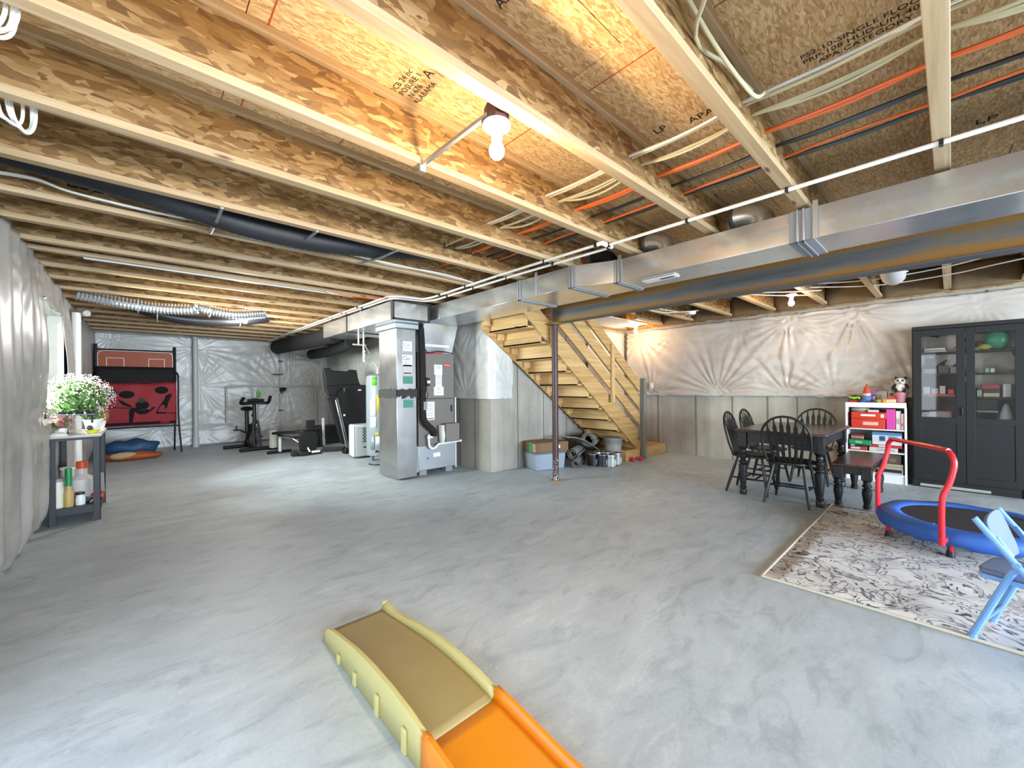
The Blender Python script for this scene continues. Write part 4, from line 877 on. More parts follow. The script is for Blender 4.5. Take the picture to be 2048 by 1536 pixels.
toy('tray', 'flat dark tray on the front edge of the bookcase', 'tray', MB().box(7.12,7.17,.66,.80,tp,tp+.015), M_CHARCOAL)
toy('toy_block', 'orange and green toy lump on the bookcase', 'toy', MB().ball((7.16,.64,tp+.022), .022, 10, 6, (1,2,1)), plain('D98A4A', .5)); toy('toy_block', 'small green toy lump in front of the pale cards', 'toy', MB().ball((7.14,.655,tp+.014), .014, 10, 6, (1,2.2,1)), plain('8CB44A', .5))
crate('pale greeting card standing against the wall on the bookcase', 'card', 'card', 7.32, 7.33, .58, .69, tp, tp+.15, 'CFCBBF', [(.2,.5,.3,.7,'A9B796')]); crate('grey picture card with a dark drawing on the bookcase', 'card', 'card', 7.31, 7.32, .50, .57, tp, tp+.15, 'BDBCBC', [(.2,.7,.5,.8,'34343A')])
bh = thing('toy_house', 'small toy house with a red roof and cream walls', 'toy', (7.16,.53,tp)); MB().box(-.03,.03,-.045,.045,0,.045).build('house_walls', plain('D8C79A', .6), bh, bevel=.003); MB().prism([(-.035,-.055,.045),(-.035,.055,.045),(-.035,0,.095)], (.07,0,0)).build('house_roof', plain('B9432F', .6), bh)
toy('toy_block', 'yellow and orange toy block beside the toy house', 'toy', MB().cbox((7.15,.59,tp+.022), (.04,.035,.044)), plain('DE9A2C', .5))
pd = thing('panda_planter', 'pink flower pot with a black and white panda figure', 'planter', (7.22,.445,tp))
MB().lathe([(.045,0),(.066,.12),(.070,.12),(.070,.135),(.058,.135),(.05,.10)], (0,0,0), 18).build('flower_pot', plain('C98088', .6), pd)
PB_ = plain('17181B', .6); PW = plain('EFE9DF', .6)
MB().ball((0,0,.19), .06, 16, 10, (.85,1,.95)).build('body', PW, pd); MB().ball((-.01,0,.275), .052, 16, 10, (.9,1.1,.9)).build('head', PW, pd)
for sy in (-1, 1):
    MB().ball((0,sy*.045,.318), .018, 10, 6).build('ear', PB_, pd); MB().ball((-.052,sy*.022,.285), .012, 8, 6, (.6,1,1.2)).build('eye_patch', PB_, pd); MB().tube([(0,sy*.05,.225),(-.04,sy*.065,.19),(-.055,sy*.04,.16)], [.02,.02,.018], 8).build('arm', PB_, pd); MB().ball((-.045,sy*.035,.142), .02, 10, 6).build('foot', PB_, pd)
MB().ball((-.058,0,.265), .008, 8, 6).build('nose', PB_, pd); MB().tube([(-.056,-.015,.252),(-.060,0,.246),(-.056,.015,.252)], .003, 6).build('mouth', PB_, pd)
MB().tube(smooth_path([(0,.07,.12),(-.02,.085,.2),(0,.075,.28),(.01,.06,.31)],4), .008, 6).build('bamboo_stem', plain('7E9A5A', .6), pd); MB().ball((-.05,-.03,.19), .014, 8, 6).build('flower', plain('D98A3A', .6), pd); MB().ball((-.02,.07,.315), .016, 8, 6).build('red_bud', plain('C2504A', .6), pd)
# bag hanging behind the table
hb = thing('paper_bag', 'pinkish paper bag standing by the wall behind the dining table', 'bag', (7.33, 1.12, 0)); MB().box(-.08,.08,-.09,.09,0,.42).build('bag', plain('B99A7A', .7), hb, bevel=.006)
cr = tag(MB().box(7.2,7.36,1.06,1.30,.4205,.62).build('carton', plain('B8A078', .7), bevel=.004), 'tan carton behind the table, on the paper bag', 'box')
for y, c, lab in ((1.12, 'E58FC0', 'pink'), (1.165, 'E5A92E', 'yellow')): toy('hanging_tag', lab + ' card hanging on the tan carton behind the table', 'card', MB().box(7.185,7.195,y-.022,y+.022,.45,.60), plain(c, .5))
# ------------------------------------------------------------------ black display cabinet
CX0, CX1, CY0, CY1, CZ = 7.12, 7.44, -.56, .335, 1.985
CB_ = thing('display_cabinet', 'tall black cabinet with two half glazed doors', 'cabinet', (7.28, -.11, 0))
CM = plain('0A0B0C', .6, var=.08)
for y0 in (CY0, CY1-.03): MB().box(CX0+.02, CX1, y0, y0+.03, 0, CZ).build('side_panel', CM, CB_, world=True, bevel=.003)
MB().box(CX0, CX1, CY0-.0, CY1, CZ-.045, CZ+.0).build('top_panel', CM, CB_, world=True, bevel=.003); MB().box(CX0+.03, CX1, CY0+.03, CY1-.03, .08, .10).build('bottom_panel', CM, CB_, world=True); MB().box(CX1-.01, CX1, CY0, CY1, .05, CZ).build('back_panel', CM, CB_, world=True)
MB().box(CX0+.03, CX0+.05, CY0+.03, CY1-.03, .0, .08).build('plinth', CM, CB_, world=True); MB().box(CX0+.022, CX0+.03, -.30, .27, .015, .045).build('kick_strip', plain('A5A39C', .6), CB_, world=True, label='pale strip under the door')
MID = (CY0+CY1)/2 - .0
for (a, b, nm) in ((MID+.002, CY1-.012, 'door'), (CY0+.012, MID-.002, 'door')):
    D = MB(); st_ = .072
    D.box(CX0-.002, CX0+.018, a, a+st_, .10, CZ-.05); D.box(CX0-.002, CX0+.018, b-st_, b, .10, CZ-.05); D.box(CX0-.002, CX0+.018, a+st_, b-st_, CZ-.125, CZ-.05); D.box(CX0-.002, CX0+.018, a+st_, b-st_, .10, .18); D.box(CX0-.002, CX0+.018, a+st_, b-st_, .80, .87)
    d = D.build('door', CM, CB_, world=True, bevel=.002)
    MB().box(CX0+.004, CX0+.012, a+st_, b-st_, .18, .80).build('lower_panel', CM, d); MB().box(CX0+.006, CX0+.009, a+st_-.005, b-st_+.005, .865, CZ-.12).build('glass_pane', M_GLASS, d)
MB().cbox((CX0-.012, MID+.03, .95), (.016,.012,.10)).build('handle', M_BLACK, CB_, world=True, bevel=.004)
for z in (.84, 1.12, 1.40, 1.66): MB().box(CX0+.03, CX1-.01, CY0+.03, CY1-.03, z-.018, z).build('shelf', CM, CB_, world=True)
cx = CX0+.08
def cabitem(label, cat, name, y0, y1, z0, z1, col, dx=.12, x=0): return crate(label, cat, name, cx+x, cx+x+dx, y0, y1, z0+.0005, z1, col)
cabitem('white flat box on the upper left shelf in the black cabinet', 'box', 'box', .04, .23, 1.66, 1.69, 'D8D6D2'); cabitem('thin white tray on the flat box in the black cabinet', 'tray', 'tray', .05, .23, 1.691, 1.715, 'F4F3F0'); cabitem('small orange box on the upper shelf of the black cabinet', 'box', 'box', -.05, -.02, 1.66, 1.72, 'E08A4A')
for i, (a, b, z1, c, lab) in enumerate(((.12,.24,1.46,'8E8C8C','grey case on the second shelf of the cabinet'),(.02,.11,1.50,'4A4A4E','dark case on the second shelf of the cabinet'),(-.05,.01,1.48,'B9AFA6','beige case on the second shelf of the cabinet'))): cabitem(lab, 'box', 'box', a, b, 1.40, z1, c)
cabitem('red tray on the third shelf of the cabinet', 'tray', 'tray', -.03, .24, 1.12, 1.15, 'C95340', .14, -.02)
for i, (a, b, z1, c, lab) in enumerate(((.18,.24,1.24,'E9E6E2','white carton in the red tray'),(.11,.17,1.22,'B7B3B1','grey carton in the red tray'),(.05,.10,1.25,'D9D5D0','pale carton in the red tray'),(-.02,.03,1.21,'E2604E','red carton in the red tray'))): crate(lab, 'box', 'carton', cx, cx+.08, a, b, 1.1505, z1, c)
cb = thing('tote_bag', 'grey tote bag with a black handle on the lowest glazed shelf', 'bag', (cx+.06, .10, .8405)); MB().box(-.05,.05,-.11,.11,0,.10).build('bag', plain('A9ABA6', .7), cb, bevel=.02); MB().tube(smooth_path([(-.05,.10,.05),(-.05,.08,.17),(-.05,0,.19),(-.05,-.12,.18)],4), .009, 6).build('bag_handle', M_BLACK, cb)
toy('balloon', 'big green balloon in the top of the black cabinet', 'balloon', MB().ball((cx+.05,-.36,1.775), .10, 18, 12, (.7,1.0,1.05)), plain('2F9A74', .3)); toy('toy_ball', 'yellow green soft toy under the green balloon', 'toy', MB().ball((cx+.02,-.26,1.70), .038, 12, 8, (1,1.6,1)), plain('BFC658', .5)); toy('toy_ball', 'rust red soft toy beside the green balloon', 'toy', MB().ball((cx+.1,-.22,1.745), .035, 12, 8), plain('9C4A34', .6))
toy('toy_block', 'tan block under the green balloon', 'toy', MB().box(cx,cx+.05,-.225,-.19,1.6605,1.70), plain('B7A890', .6))
for y, c, lab in ((-.28,'9FD3B0','pale green box on the shelf below the balloon'),(-.32,'E8EAE2','white box on the shelf below the balloon')): cabitem(lab, 'box', 'box', y-.016, y+.016, 1.40, 1.45, c, .05)
cabitem('cream box under the purple one in the right half of the cabinet', 'box', 'box', -.37, -.25, 1.12, 1.165, 'D8CBA0'); cabitem('dark purple box in the right half of the cabinet', 'box', 'box', -.375, -.245, 1.166, 1.21, '3A2C48'); cabitem('red box on the purple one in the cabinet', 'box', 'box', -.37, -.235, 1.211, 1.265, 'B5443F'); cabitem('clear white jar in the right half of the cabinet', 'jar', 'jar', -.455, -.395, 1.12, 1.27, 'D9D6D2'); cabitem('pale green carton in the right half of the cabinet', 'box', 'carton', -.24, -.20, 1.12, 1.20, 'B4CDB4', .06)
toy('cloth_bundle', 'pale blue cloth on the lowest glazed shelf', 'cloth', MB().lathe([(.06,0),(.05,.08),(.025,.17),(.01,.2)], (cx+.05,-.42,.8405), 12), plain('B9C4CC', .8))
bx_ = thing('toy_chair', 'small grey toy chair behind the glass of the cabinet', 'toy', (cx+.06,-.28,.8405)); MB().box(-.05,.05,-.08,.08,.10,.12).build('seat', M_GREY, bx_); MB().box(.04,.05,-.08,.08,.12,.24).build('backrest', M_CHARCOAL, bx_)
for sx in (-.04,.04):
    for sy in (-.07,.07): MB().cyl((sx,sy,0), .008, .1, 'z', 6).build('leg', M_BLACK, bx_)
# ------------------------------------------------------------------ rug
def rugmat():
    t = NT('rug_pattern'); P = t.co(rand=False)
    n1 = t.n('TexNoise'); t.l(P, n1.inputs['Vector']); n1.inputs['Scale'].default_value = 3.0; n1.inputs['Detail'].default_value = 2; n1.inputs['Distortion'].default_value = 2.2
    v = t.n('VectorMath', operation='SCALE'); t.l(n1.outputs['Color'], v.inputs[0]); v.inputs['Scale'].default_value = .5
    a = t.n('VectorMath', operation='ADD'); t.l(P, a.inputs[0]); t.l(v.outputs[0], a.inputs[1]); Q = a.outputs[0]
    base = t.ramp(t.noise(P, 4, 3), [(.35, 'CCCDCE'), (.6, 'E4E4E4')])
    dens = t.noise(t.map(P, (1,1,1), 0, (3,1,0)), 2.1, 2)
    line = t.math('ABSOLUTE', t.math('SUBTRACT', n1.outputs['Fac'], .5)); l1 = t.ramp(line, [(.008, 1.0), (.020, 0.0)])
    vo = t.n('TexVoronoi'); t.l(t.map(Q, (13, 30, 1), .5), vo.inputs['Vector']); vo.inputs['Scale'].default_value = 1
    leaf = t.ramp(vo.outputs['Distance'], [(.26, 1.0), (.36, 0.0)]); sp = t.n('SeparateColor'); t.l(vo.outputs['Color'], sp.inputs[0])
    lm = t.math('MULTIPLY', leaf, t.math('GREATER_THAN', t.math('ADD', sp.outputs[0], t.math('MULTIPLY', dens, 1.1)), .90))
    vo2 = t.n('TexVoronoi', feature='DISTANCE_TO_EDGE'); t.l(t.map(Q, (3.2, 3.2, 1)), vo2.inputs['Vector']); vo2.inputs['Scale'].default_value = 1
    l2 = t.ramp(vo2.outputs['Distance'], [(.02, 1.0), (.05, 0.0)])
    fill = t.ramp(dens, [(.55, 0.0), (.66, 1.0)])
    c = t.mix(t.math('MULTIPLY', fill, .30), base, srgb('8C98A2')); tanf = t.ramp(t.noise(t.map(P, (1,1,1), 0, (9,4,0)), 2.4, 2), [(.55, 0.0), (.68, 1.0)]); c = t.mix(t.math('MULTIPLY', tanf, .12), c, srgb('A79C94'))
    c = t.mix(t.math('MULTIPLY', l2, .45), c, srgb('6A6E80')); c = t.mix(t.math('MULTIPLY', l1, .75), c, srgb('4A4A5E')); c = t.mix(t.math('MULTIPLY', lm, .9), c, srgb('2C3350'))
    t.bump(t.noise(P, 220, 2), .25, .003)
    return t.set(c, .95)
RG = thing('area_rug', 'cream and navy patterned area rug under the trampoline', 'rug', (4.2, -.7, 0))
m = MB().grid([[(x, .86-.07*(x-3.04)/2.35*0 - y, .009 + .0015*math.sin(x*5+y*3)) for y in np.linspace(0, 3.0, 24)] for x in np.linspace(3.04, 5.39, 20)]); m.build('pile', rugmat(), RG, world=True, solid=.010)
bd = MB(); bd.tube([(3.04,.86,.010),(5.39,.86,.010)], .009, 6); bd.tube([(3.04,.86,.010),(3.04,-2.14,.010)], .009, 6); bd.tube([(5.39,.86,.010),(5.39,-2.14,.010)], .009, 6)
bd.build('edge_binding', plain('DCD8C6', .9), RG, world=True); MB().tube(smooth_path([(5.385,.86,.012),(5.40,.885,.018),(5.385,.905,.012),(5.40,.92,.006)],4), .004, 6).build('loose_thread', plain('DCD8C6', .9), RG, world=True)
# ------------------------------------------------------------------ trampoline
TR = thing('toy_trampoline', 'small round trampoline with blue skirt and red handle bar on the rug', 'trampoline', (4.66, -.09, .014))
RED = plain('DE2B38', .22, var=.05); BLU = plain('2F62B8', .55, var=.15, scale=6); R0, R1, TZ = .515, .385, .225
vs = []; n = 72
def skirt(i, k):
    a = 2*PI*i/n; w = .008*math.sin(a*9)+.006*math.sin(a*23+1)
    rr = [R1, R1+.05, R0-.02, R0+.004, R0+.012, R0+.002][k]; zz = [TZ, TZ+.010, TZ+.008, TZ-.010, TZ-.05, TZ-.095+w][k]
    return ((rr+w*.4*(k > 2))*math.cos(a), (rr+w*.4*(k > 2))*math.sin(a), zz + (.004*math.sin(a*8) if k in (1,2) else 0))
m = MB(); m.add([skirt(i, k) for i in range(n) for k in range(6)], [(i*6+k, ((i+1)%n)*6+k, ((i+1)%n)*6+k+1, i*6+k+1) for i in range(n) for k in range(5)])
m.build('skirt', BLU, TR, solid=.006, smooth=70)
MB().lathe([(.002,TZ-.003),(R1+.02,TZ-.003),(R1+.02,TZ-.008),(.002,TZ-.008)], (0,0,0), 48).build('jump_mat', plain('241F22', .8), TR); MB().ring((0,0,TZ-.03), R0-.02, .014, 48, 8).build('rim_tube', RED, TR)
sm_ = MB()
for k in range(8): a = 2*PI*k/8+.3; sm_.bar((R1*math.cos(a), R1*math.sin(a), TZ+.004), ((R0-.03)*math.cos(a), (R0-.03)*math.sin(a), TZ+.0105), .006, .006)
sm_.build('skirt_seam', plain('6E94D2', .6), TR)
for x, y in ((-.075,.452), (-.315,.10), (-.13,-.40), (.33,-.26), (.33,.24)):
    MB().cyl((x,y,.03), .016, TZ-.055, 'z', 12).build('leg', RED, TR); MB().lathe([(.024,0),(.022,.03),(.018,.045)], (x,y,0), 12).build('rubber_foot', M_BLACK, TR)
pn, pf = Vector((4.03,.05,0))-TR.location, Vector((4.63,.43,0))-TR.location; pn.z = pf.z = 0
ln = Vector((.02,-.035,0))
def post(b): return [b+Vector((0,0,.16)), b+Vector((0,0,.40)), b+Vector((.0,.0,.50))+ln*.2, b+Vector((0,0,.58))+ln*1.0, b+Vector((0,0,.70))+ln*1.7]
A = post(pn); Bq = post(pf); dv = (pf-pn).normalized()
path = A + [A[-1]+dv*.012+Vector((0,0,.06)), A[-1]+dv*.05+Vector((0,0,.095)), A[-1]+dv*.10+Vector((0,0,.105)), Bq[-1]-dv*.10+Vector((0,0,.105)), Bq[-1]-dv*.05+Vector((0,0,.095)), Bq[-1]-dv*.012+Vector((0,0,.06))] + Bq[::-1]
MB().tube(smooth_path(path, 5), .017, 12).build('handle_bar', RED, TR)
for b in (pn, pf): MB().cyl(b+ln*.6+Vector((0,.012,.545)), .009, .014, 'y', 8).build('snap_button', M_CHROME, TR); MB().bar(b+Vector((0,0,.19)), b*.9+Vector((0,0,.19)), .03, .03).build('socket', RED, TR)
MB().tube(smooth_path([(-.30,.10,.14),(-.33,.11,.08),(-.32,.12,.02),(-.26,.10,.006)],5), .005, 6).build('elastic_cord', M_BLACK, TR)
# ------------------------------------------------------------------ child's folding chair
FC = thing('folding_chair', 'light blue child folding chair at the rug edge', 'chair', (3.19, -.103, .012), math.atan2(-.96, -.27) - PI/2)
LB = plain('7FB0EE', .3, var=.04); LBG = plain('6A7A9A', .7, var=.06)
hw = .165
for sx in (-1, 1):
    p = smooth_path([(sx*hw, .02, .60),(sx*hw, .035, .575),(sx*hw, .21, .335),(sx*hw, .45, .012)], 5)
    MB().tube(p, .0135, 10).build('front_leg', LB, FC); MB().cyl((sx*hw,.45,0), .017, .02, 'z', 10).build('foot_cap', LB, FC)
    p = smooth_path([(sx*(hw-.02), .0, .012),(sx*(hw-.02), .115, .335),(sx*(hw-.02), .14, .385),(sx*(hw-.02), .19, .42),(sx*(hw-.02), .235, .43)], 5)
    MB().tube(p, .0145, 10).build('rear_leg', LB, FC); MB().cyl((sx*(hw-.02),0,0), .018, .02, 'z', 10).build('foot_cap', LB, FC)
    MB().bar((sx*(hw-.018),.085,.53),(sx*(hw-.018),.135,.45), .008, .022, (1,0,0)).build('back_bracket', LB, FC, bevel=.003)
    MB().cyl((sx*hw-.012,.148,.42), .014, .024, 'x', 10).build('pivot', LB, FC)
MB().tube([(-hw+.02,.035,.10),(hw-.02,.035,.10)], .010, 8).build('rear_crossbar', plain('5F7FA8', .4), FC); MB().tube([(-hw,.40,.085),(hw,.40,.085)], .010, 8).build('front_crossbar', LB, FC)
pts = [(-.14,.03),(-.10,.012),(.10,.012),(.14,.03),(.145,.30),(.10,.36),(0,.375),(-.10,.36),(-.145,.30)]
MB().prism([(x,y,.335) for x,y in pts], (0,0,.024)).build('seat_pad', LBG, FC, bevel=.008)
MB().prism([(x,y,.310) for x,y in pts], (0,0,.024)).build('seat_pan', LB, FC, bevel=.004)
bk = []
for i in range(13):
    a = PI*i/12; bk.append((.14*math.cos(a), .055*math.sin(a)))
out = [(.14,-.06)] + bk + [(-.14,-.06), (-.12,-.10), (-.06,-.125), (.06,-.125), (.12,-.10)]
f = lambda x, q: (x*.86-.012, .03 - q*.40 + .02*(1-(x/.15)**2), .555 + q*1.15)
MB().prism([f(x, q) for x, q in out], (0, .014, .008)).build('backrest', LBG, FC, bevel=.004)
# ------------------------------------------------------------------ toy slide track
SL = thing('toy_slide', 'low wavy toy slide track, olive tan start section and orange section on the floor', 'slide', (.845, 1.2, 0))
TAN, ORG2 = plain('C3BC80', .35, var=.05), plain('E58A1C', .32, var=.05)
BEDT = plain('9A8A5C', .38, var=.05)
def track(name, ys, raill, railz, bedz, xw0, xw1, mat, bedmat, w=.026):
    P = []
    for y, rl, rz_, bz in zip(ys, raill, railz, bedz):
        x0, x1 = xw0, xw1
        P.append([(x0-.004,y,.0),(x0,y,rl-.012),(x0+.006,y,rl),(x0+w-.008,y,rl),(x0+w,y,rl-.01),(x0+w+.006,y,bz+.006),(x0+w+.02,y,bz),(x1-w-.02,y,bz),(x1-w-.006,y,bz+.006),(x1-w,y,rz_-.01),(x1-w+.008,y,rz_),(x1-.006,y,rz_),(x1,y,rz_-.012),(x1+.004,y,.0)])
    L = MB().grid([p[:6] for p in P]); L2 = MB().grid([p[8:] for p in P]); Bd = MB().grid([p[5:9] for p in P])
    for g, nm, mt in ((L, 'side_rail', mat), (L2, 'side_rail', mat), (Bd, 'slide_bed', bedmat)):
        g.build(nm, mt, SL, world=True, solid=.006, smooth=50)
ys = np.linspace(2.16, 1.195, 26); tt = (2.16-ys)/(2.16-1.195)
railz = np.interp(tt, [0,.04,.12,.25,.38,.55,.72,.88,1], [.070,.088,.080,.092,.118,.136,.138,.128,.112]); bedz = np.interp(tt, [0,.08,.25,.45,.65,.85,1], [.040,.046,.066,.088,.098,.094,.082])
raill = np.interp(tt, [0,.03,.12,.25,.38,.55,.72,.88,1], [.058,.072,.092,.112,.132,.145,.146,.138,.120])
track('tan', ys, raill, railz, bedz, .685, 1.02, TAN, BEDT)
ys2 = np.linspace(1.197, .20, 22); tt = (1.197-ys2)/1.0
track('orange', ys2, np.interp(tt, [0,.06,.35,1], [.130,.126,.088,.06]), np.interp(tt, [0,.06,.35,1], [.122,.120,.085,.06]), np.interp(tt, [0,.3,1], [.078,.05,.02]), .683, 1.024, ORG2, plain('D98714', .32, var=.05))
for y, h in ((1.93,.045),(1.74,.06),(1.52,.085),(1.30,.09)):
    MB().box(.668, .683, y-.012, y+.020, 0, h).build('side_rib', TAN, SL, world=True, bevel=.006)
MB().lathe([(.016,.0),(.016,.02),(.010,.028)], (1.006,2.155,.062), 10).build('corner_knob', TAN, SL, world=True); 
# ------------------------------------------------------------------ work rack by the window
RK = thing('metal_rack', 'dark metal two tier rack below the window', 'rack', (-.46, 6.1, 0))
rx0, rx1, ry0, ry1, rh = -.63, -.285, 5.72, 6.58, .845
CT = plain('C3BFB9', .5)
MB().box(rx0-.01, rx1+.01, ry0-.01, ry1+.01, rh-.022, rh).build('table_top', CT, RK, world=True, bevel=.004)
for x in (rx0, rx1-.05):
    for y in (ry0, ry1-.05):
        m = MB(); m.box(x, x+.05, y, y+.006, 0, rh-.022); xx = x if x == rx0 else x+.044; m.box(xx, xx+.006, y, y+.05, 0, rh-.022); m.box(x+.006, x+.044, y+.006, y+.04, 0, rh-.022); m.build('leg', M_CHARCOAL, RK, world=True, bevel=.002)
MB().box(rx0+.006, rx1-.006, ry0+.006, ry1-.006, .125, .155).build('lower_shelf', M_CHARCOAL, RK, world=True)
for y in (ry0, ry1-.006): MB().box(rx0+.05, rx1-.05, y, y+.006, rh-.045, rh-.022).build('crossbar', M_CHARCOAL, RK, world=True); 
for x in (rx1-.006, rx0): MB().box(x, x+.006, ry0+.05, ry1-.05, .09, .158).build('shelf_lip', M_CHARCOAL, RK, world=True); MB().box(x, x+.006, ry0+.05, ry1-.05, rh-.06, rh-.022).build('side_bar', M_CHARCOAL, RK, world=True)
MB().box(rx0+.05, rx1-.05, ry0, ry0+.006, .09, .158).build('front_lip', M_CHARCOAL, RK, world=True)
# plants on the rack
def foliage(c, rad, n, q, size, sc=(1,1,1), up=.3, shell=.55):
    m = MB()
    for i in range(n):
        u = Vector((q.gauss(0,1), q.gauss(0,1), q.gauss(0,1)+up)).normalized(); r = rad*(shell+(1-shell)*q.random())
        p = Vector(c) + Vector((u.x*r*sc[0], u.y*r*sc[1], u.z*r*sc[2])); s = size*q.uniform(.6, 1.2)
        a = u.cross(Vector((q.random(), q.random(), q.random()))).normalized(); b = (u+a*q.uniform(-.5,.5)).cross(a).normalized()
        m.add([p-a*s, p-b*s*.45+u*s*.12, p+a*s, p+b*s*.45+u*s*.12], [(0,1,2,3)])
    return m
q = random.Random(5)
LEAF = plain('6E9A4A', .5, var=.5, scale=30); LEAF2 = plain('3F6B35', .5, var=.4, scale=20); FLW = plain('E9DDD6', .6, var=.12); FLP = plain('D6377E', .5); DKP = plain('1F2A26', .4)
rt = rh + .0005
PS = thing('plant_stand', 'small black plant stand with thin legs on the metal rack', 'plant stand', (-.47, 5.98, rt))
for x in (-.12, .12):
    for y in (-.06, .22): MB().cyl((x,y,0), .008, .185, 'z', 8).build('leg', M_BLACK, PS)
MB().box(-.15, .15, -.09, .25, .185, .20).build('stand_top', plain('4F5658', .4), PS, bevel=.003); MB().cyl((-.06,.05,0), .006, .185, 'z', 6).build('leg', M_BLACK, PS)
PT = thing('flowering_plant', 'big bushy plant of tiny white flowers and green leaves in a dark green trough', 'plant', (-.47, 6.02, rt+.2005))
MB().add([(-.13,-.08,0),(.13,-.08,0),(.13,.20,0),(-.13,.20,0),(-.15,-.10,.085),(.15,-.10,.085),(.15,.22,.085),(-.15,.22,.085)],[(0,3,2,1),(4,5,6,7),(0,1,5,4),(1,2,6,5),(2,3,7,6),(3,0,4,7)]).build('trough', DKP, PT, bevel=.01)
stuff(foliage((0,.05,.15), .26, 1100, q, .036, (.98,1.2,.72)).build('foliage', LEAF, PT, smooth=0)); stuff(foliage((.0,.05,.14), .21, 700, q, .038, (.98,1.2,.7)).build('inner_foliage', LEAF2, PT, smooth=0))
fw = MB()
for i in range(1500):
    u = Vector((q.gauss(.35,1), q.gauss(.25,1), q.gauss(0,1)+.5)).normalized(); r = .25*q.uniform(.85,1.2); p = Vector((u.x*r*.98, .06+u.y*r*1.2, .16+u.z*r*.85)); s = q.uniform(.005,.010)
    a = u.cross(Vector((.3,.5,.8))).normalized(); b = u.cross(a); fw.add([p+a*s, p+b*s, p-a*s, p-b*s, p+u*s*.8], [(0,1,4),(1,2,4),(2,3,4),(3,0,4)])
stuff(fw.build('blossoms', FLW, PT, smooth=0, label='tiny white blossoms'))
stm = MB()
for i in range(40):
    u = Vector((q.gauss(0,1), q.gauss(0,1), abs(q.gauss(0,1))+.3)).normalized(); stm.tube([(0,.06,.06), (u.x*.10, .08+u.y*.13, .16+u.z*.06), (u.x*.22, .08+u.y*.27, .2+u.z*.17)], .0025, 4)
stuff(stm.build('stems', LEAF2, PT))
P2 = thing('potted_plant', 'white pot with a trailing green plant under the plant stand edge', 'plant', (-.36, 6.22, rt)); MB().lathe([(.05,0),(.075,.11),(.08,.11),(.08,.125),(.07,.125),(.06,.09)], (0,0,0), 18).build('pot', M_WHITE, P2); stuff(foliage((0,0,.16), .09, 160, q, .03).build('foliage', LEAF, P2, smooth=0))
P3 = thing('potted_plant', 'pink and magenta flowers at the window end of the rack', 'plant', (-.56, 5.86, rt)); MB().lathe([(.035,0),(.05,.07),(.045,.07)], (0,0,0), 14).build('pot', M_WHITE, P3); stuff(foliage((0,0,.11), .075, 150, q, .022).build('foliage', LEAF, P3, smooth=0)); stuff(foliage((0,0,.12), .085, 120, q, .018).build('petals', FLP, P3, smooth=0, label='magenta petals'))
P4 = thing('potted_plant', 'red flowers on the far end of the rack', 'plant', (-.33, 6.47, rt)); MB().lathe([(.04,0),(.06,.09),(.055,.09)], (0,0,0), 14).build('pot', M_WHITE, P4); stuff(foliage((0,0,.14), .09, 120, q, .026).build('foliage', LEAF, P4, smooth=0)); stuff(foliage((0,0,.15), .10, 70, q, .02).build('petals', plain('D94A3A', .5), P4, smooth=0, label='red petals'))
ty = thing('toy_boat', 'yellow toy dish with white and blue figures at the rack corner', 'toy', (-.345, 5.86, rt)); MB().lathe([(.03,0),(.055,.035),(.05,.035),(.025,.008)], (0,0,0), 16).build('hull', plain('E0D83C', .4), ty); MB().ball((.01,.03,.075), .033, 10, 8).build('white_figure', M_WHITE, ty); MB().ball((-.02,-.01,.06), .024, 10, 8).build('blue_figure', plain('2A3560', .4), ty)
toy('cloth_rag', 'white folded cloth on the rack below the window', 'cloth', MB().lathe([(.07,0),(.06,.02),(.03,.035),(.005,.04)], (-.57,5.76,rt), 12), M_WHITE)
sh = .1555
def bottle(label, loc, r, h, mat, cap=None, capc=None, neck=.4, cat='bottle', name='bottle'):
    T = thing(name, label, cat, loc); MB().lathe([(r*.95,0),(r,.01),(r,h*.68),(r*neck,h*.82),(r*neck,h)], (0,0,0), 14).build('body', mat, T)
    if cap: MB().cyl((0,0,h), r*neck*1.15, cap, 'z', 12).build('cap', capc, T)
    return T
bottle('white bottle with a grey cap nearest the front of the rack shelf', (-.575, 5.80, sh), .042, .25, M_CREAM, .03, M_GREY, .85); bottle('tan spray bottle with a green top on the rack shelf', (-.505, 5.79, sh), .036, .20, plain('C7A868', .5), .17, plain('1F8A4A', .4), .6); bottle('small white jar with a lid on the rack shelf', (-.43, 5.82, sh), .036, .10, M_WHITE, .02, M_CHARCOAL, .8, 'jar', 'jar')
bottle('pinkish white carton bottle at the back of the rack shelf', (-.53, 6.05, sh), .06, .33, plain('D9CBC4', .5), .02, M_WHITE, .9)
bottle('large translucent jug with an orange cap on the rack shelf', (-.43, 6.02, sh), .10, .33, plain('D8D4D0', .25), .07, M_ORANGE, .38, 'jug', 'jug')
wc = thing('watering_can', 'grey watering can behind the jug on the rack shelf', 'watering can', (-.36, 6.35, sh)); MB().lathe([(.075,0),(.08,.02),(.07,.22),(.06,.22)], (0,0,0), 16).build('body', M_GREY, wc); MB().tube(smooth_path([(0,.07,.18),(0,.10,.27),(0,.0,.31),(0,-.07,.24)],5), .010, 8).build('handle', M_GREY, wc); MB().tube([(-.06,0,.06),(-.15,0,.22)], [.018,.01], 8).build('spout', M_GREY, wc)
toy('trowel_tray', 'red plastic cup lying on the rack shelf', 'cup', MB().cyl((-.365,5.97,sh+.04), .038, .09, 'x', 14), plain('C2402E', .4)); toy('cloth_rag', 'blue rag on the rack shelf', 'cloth', MB().ball((-.40,5.90,sh+.028), .03, 10, 6, (1.4,1.2,.9)), plain('2F5F80', .8))
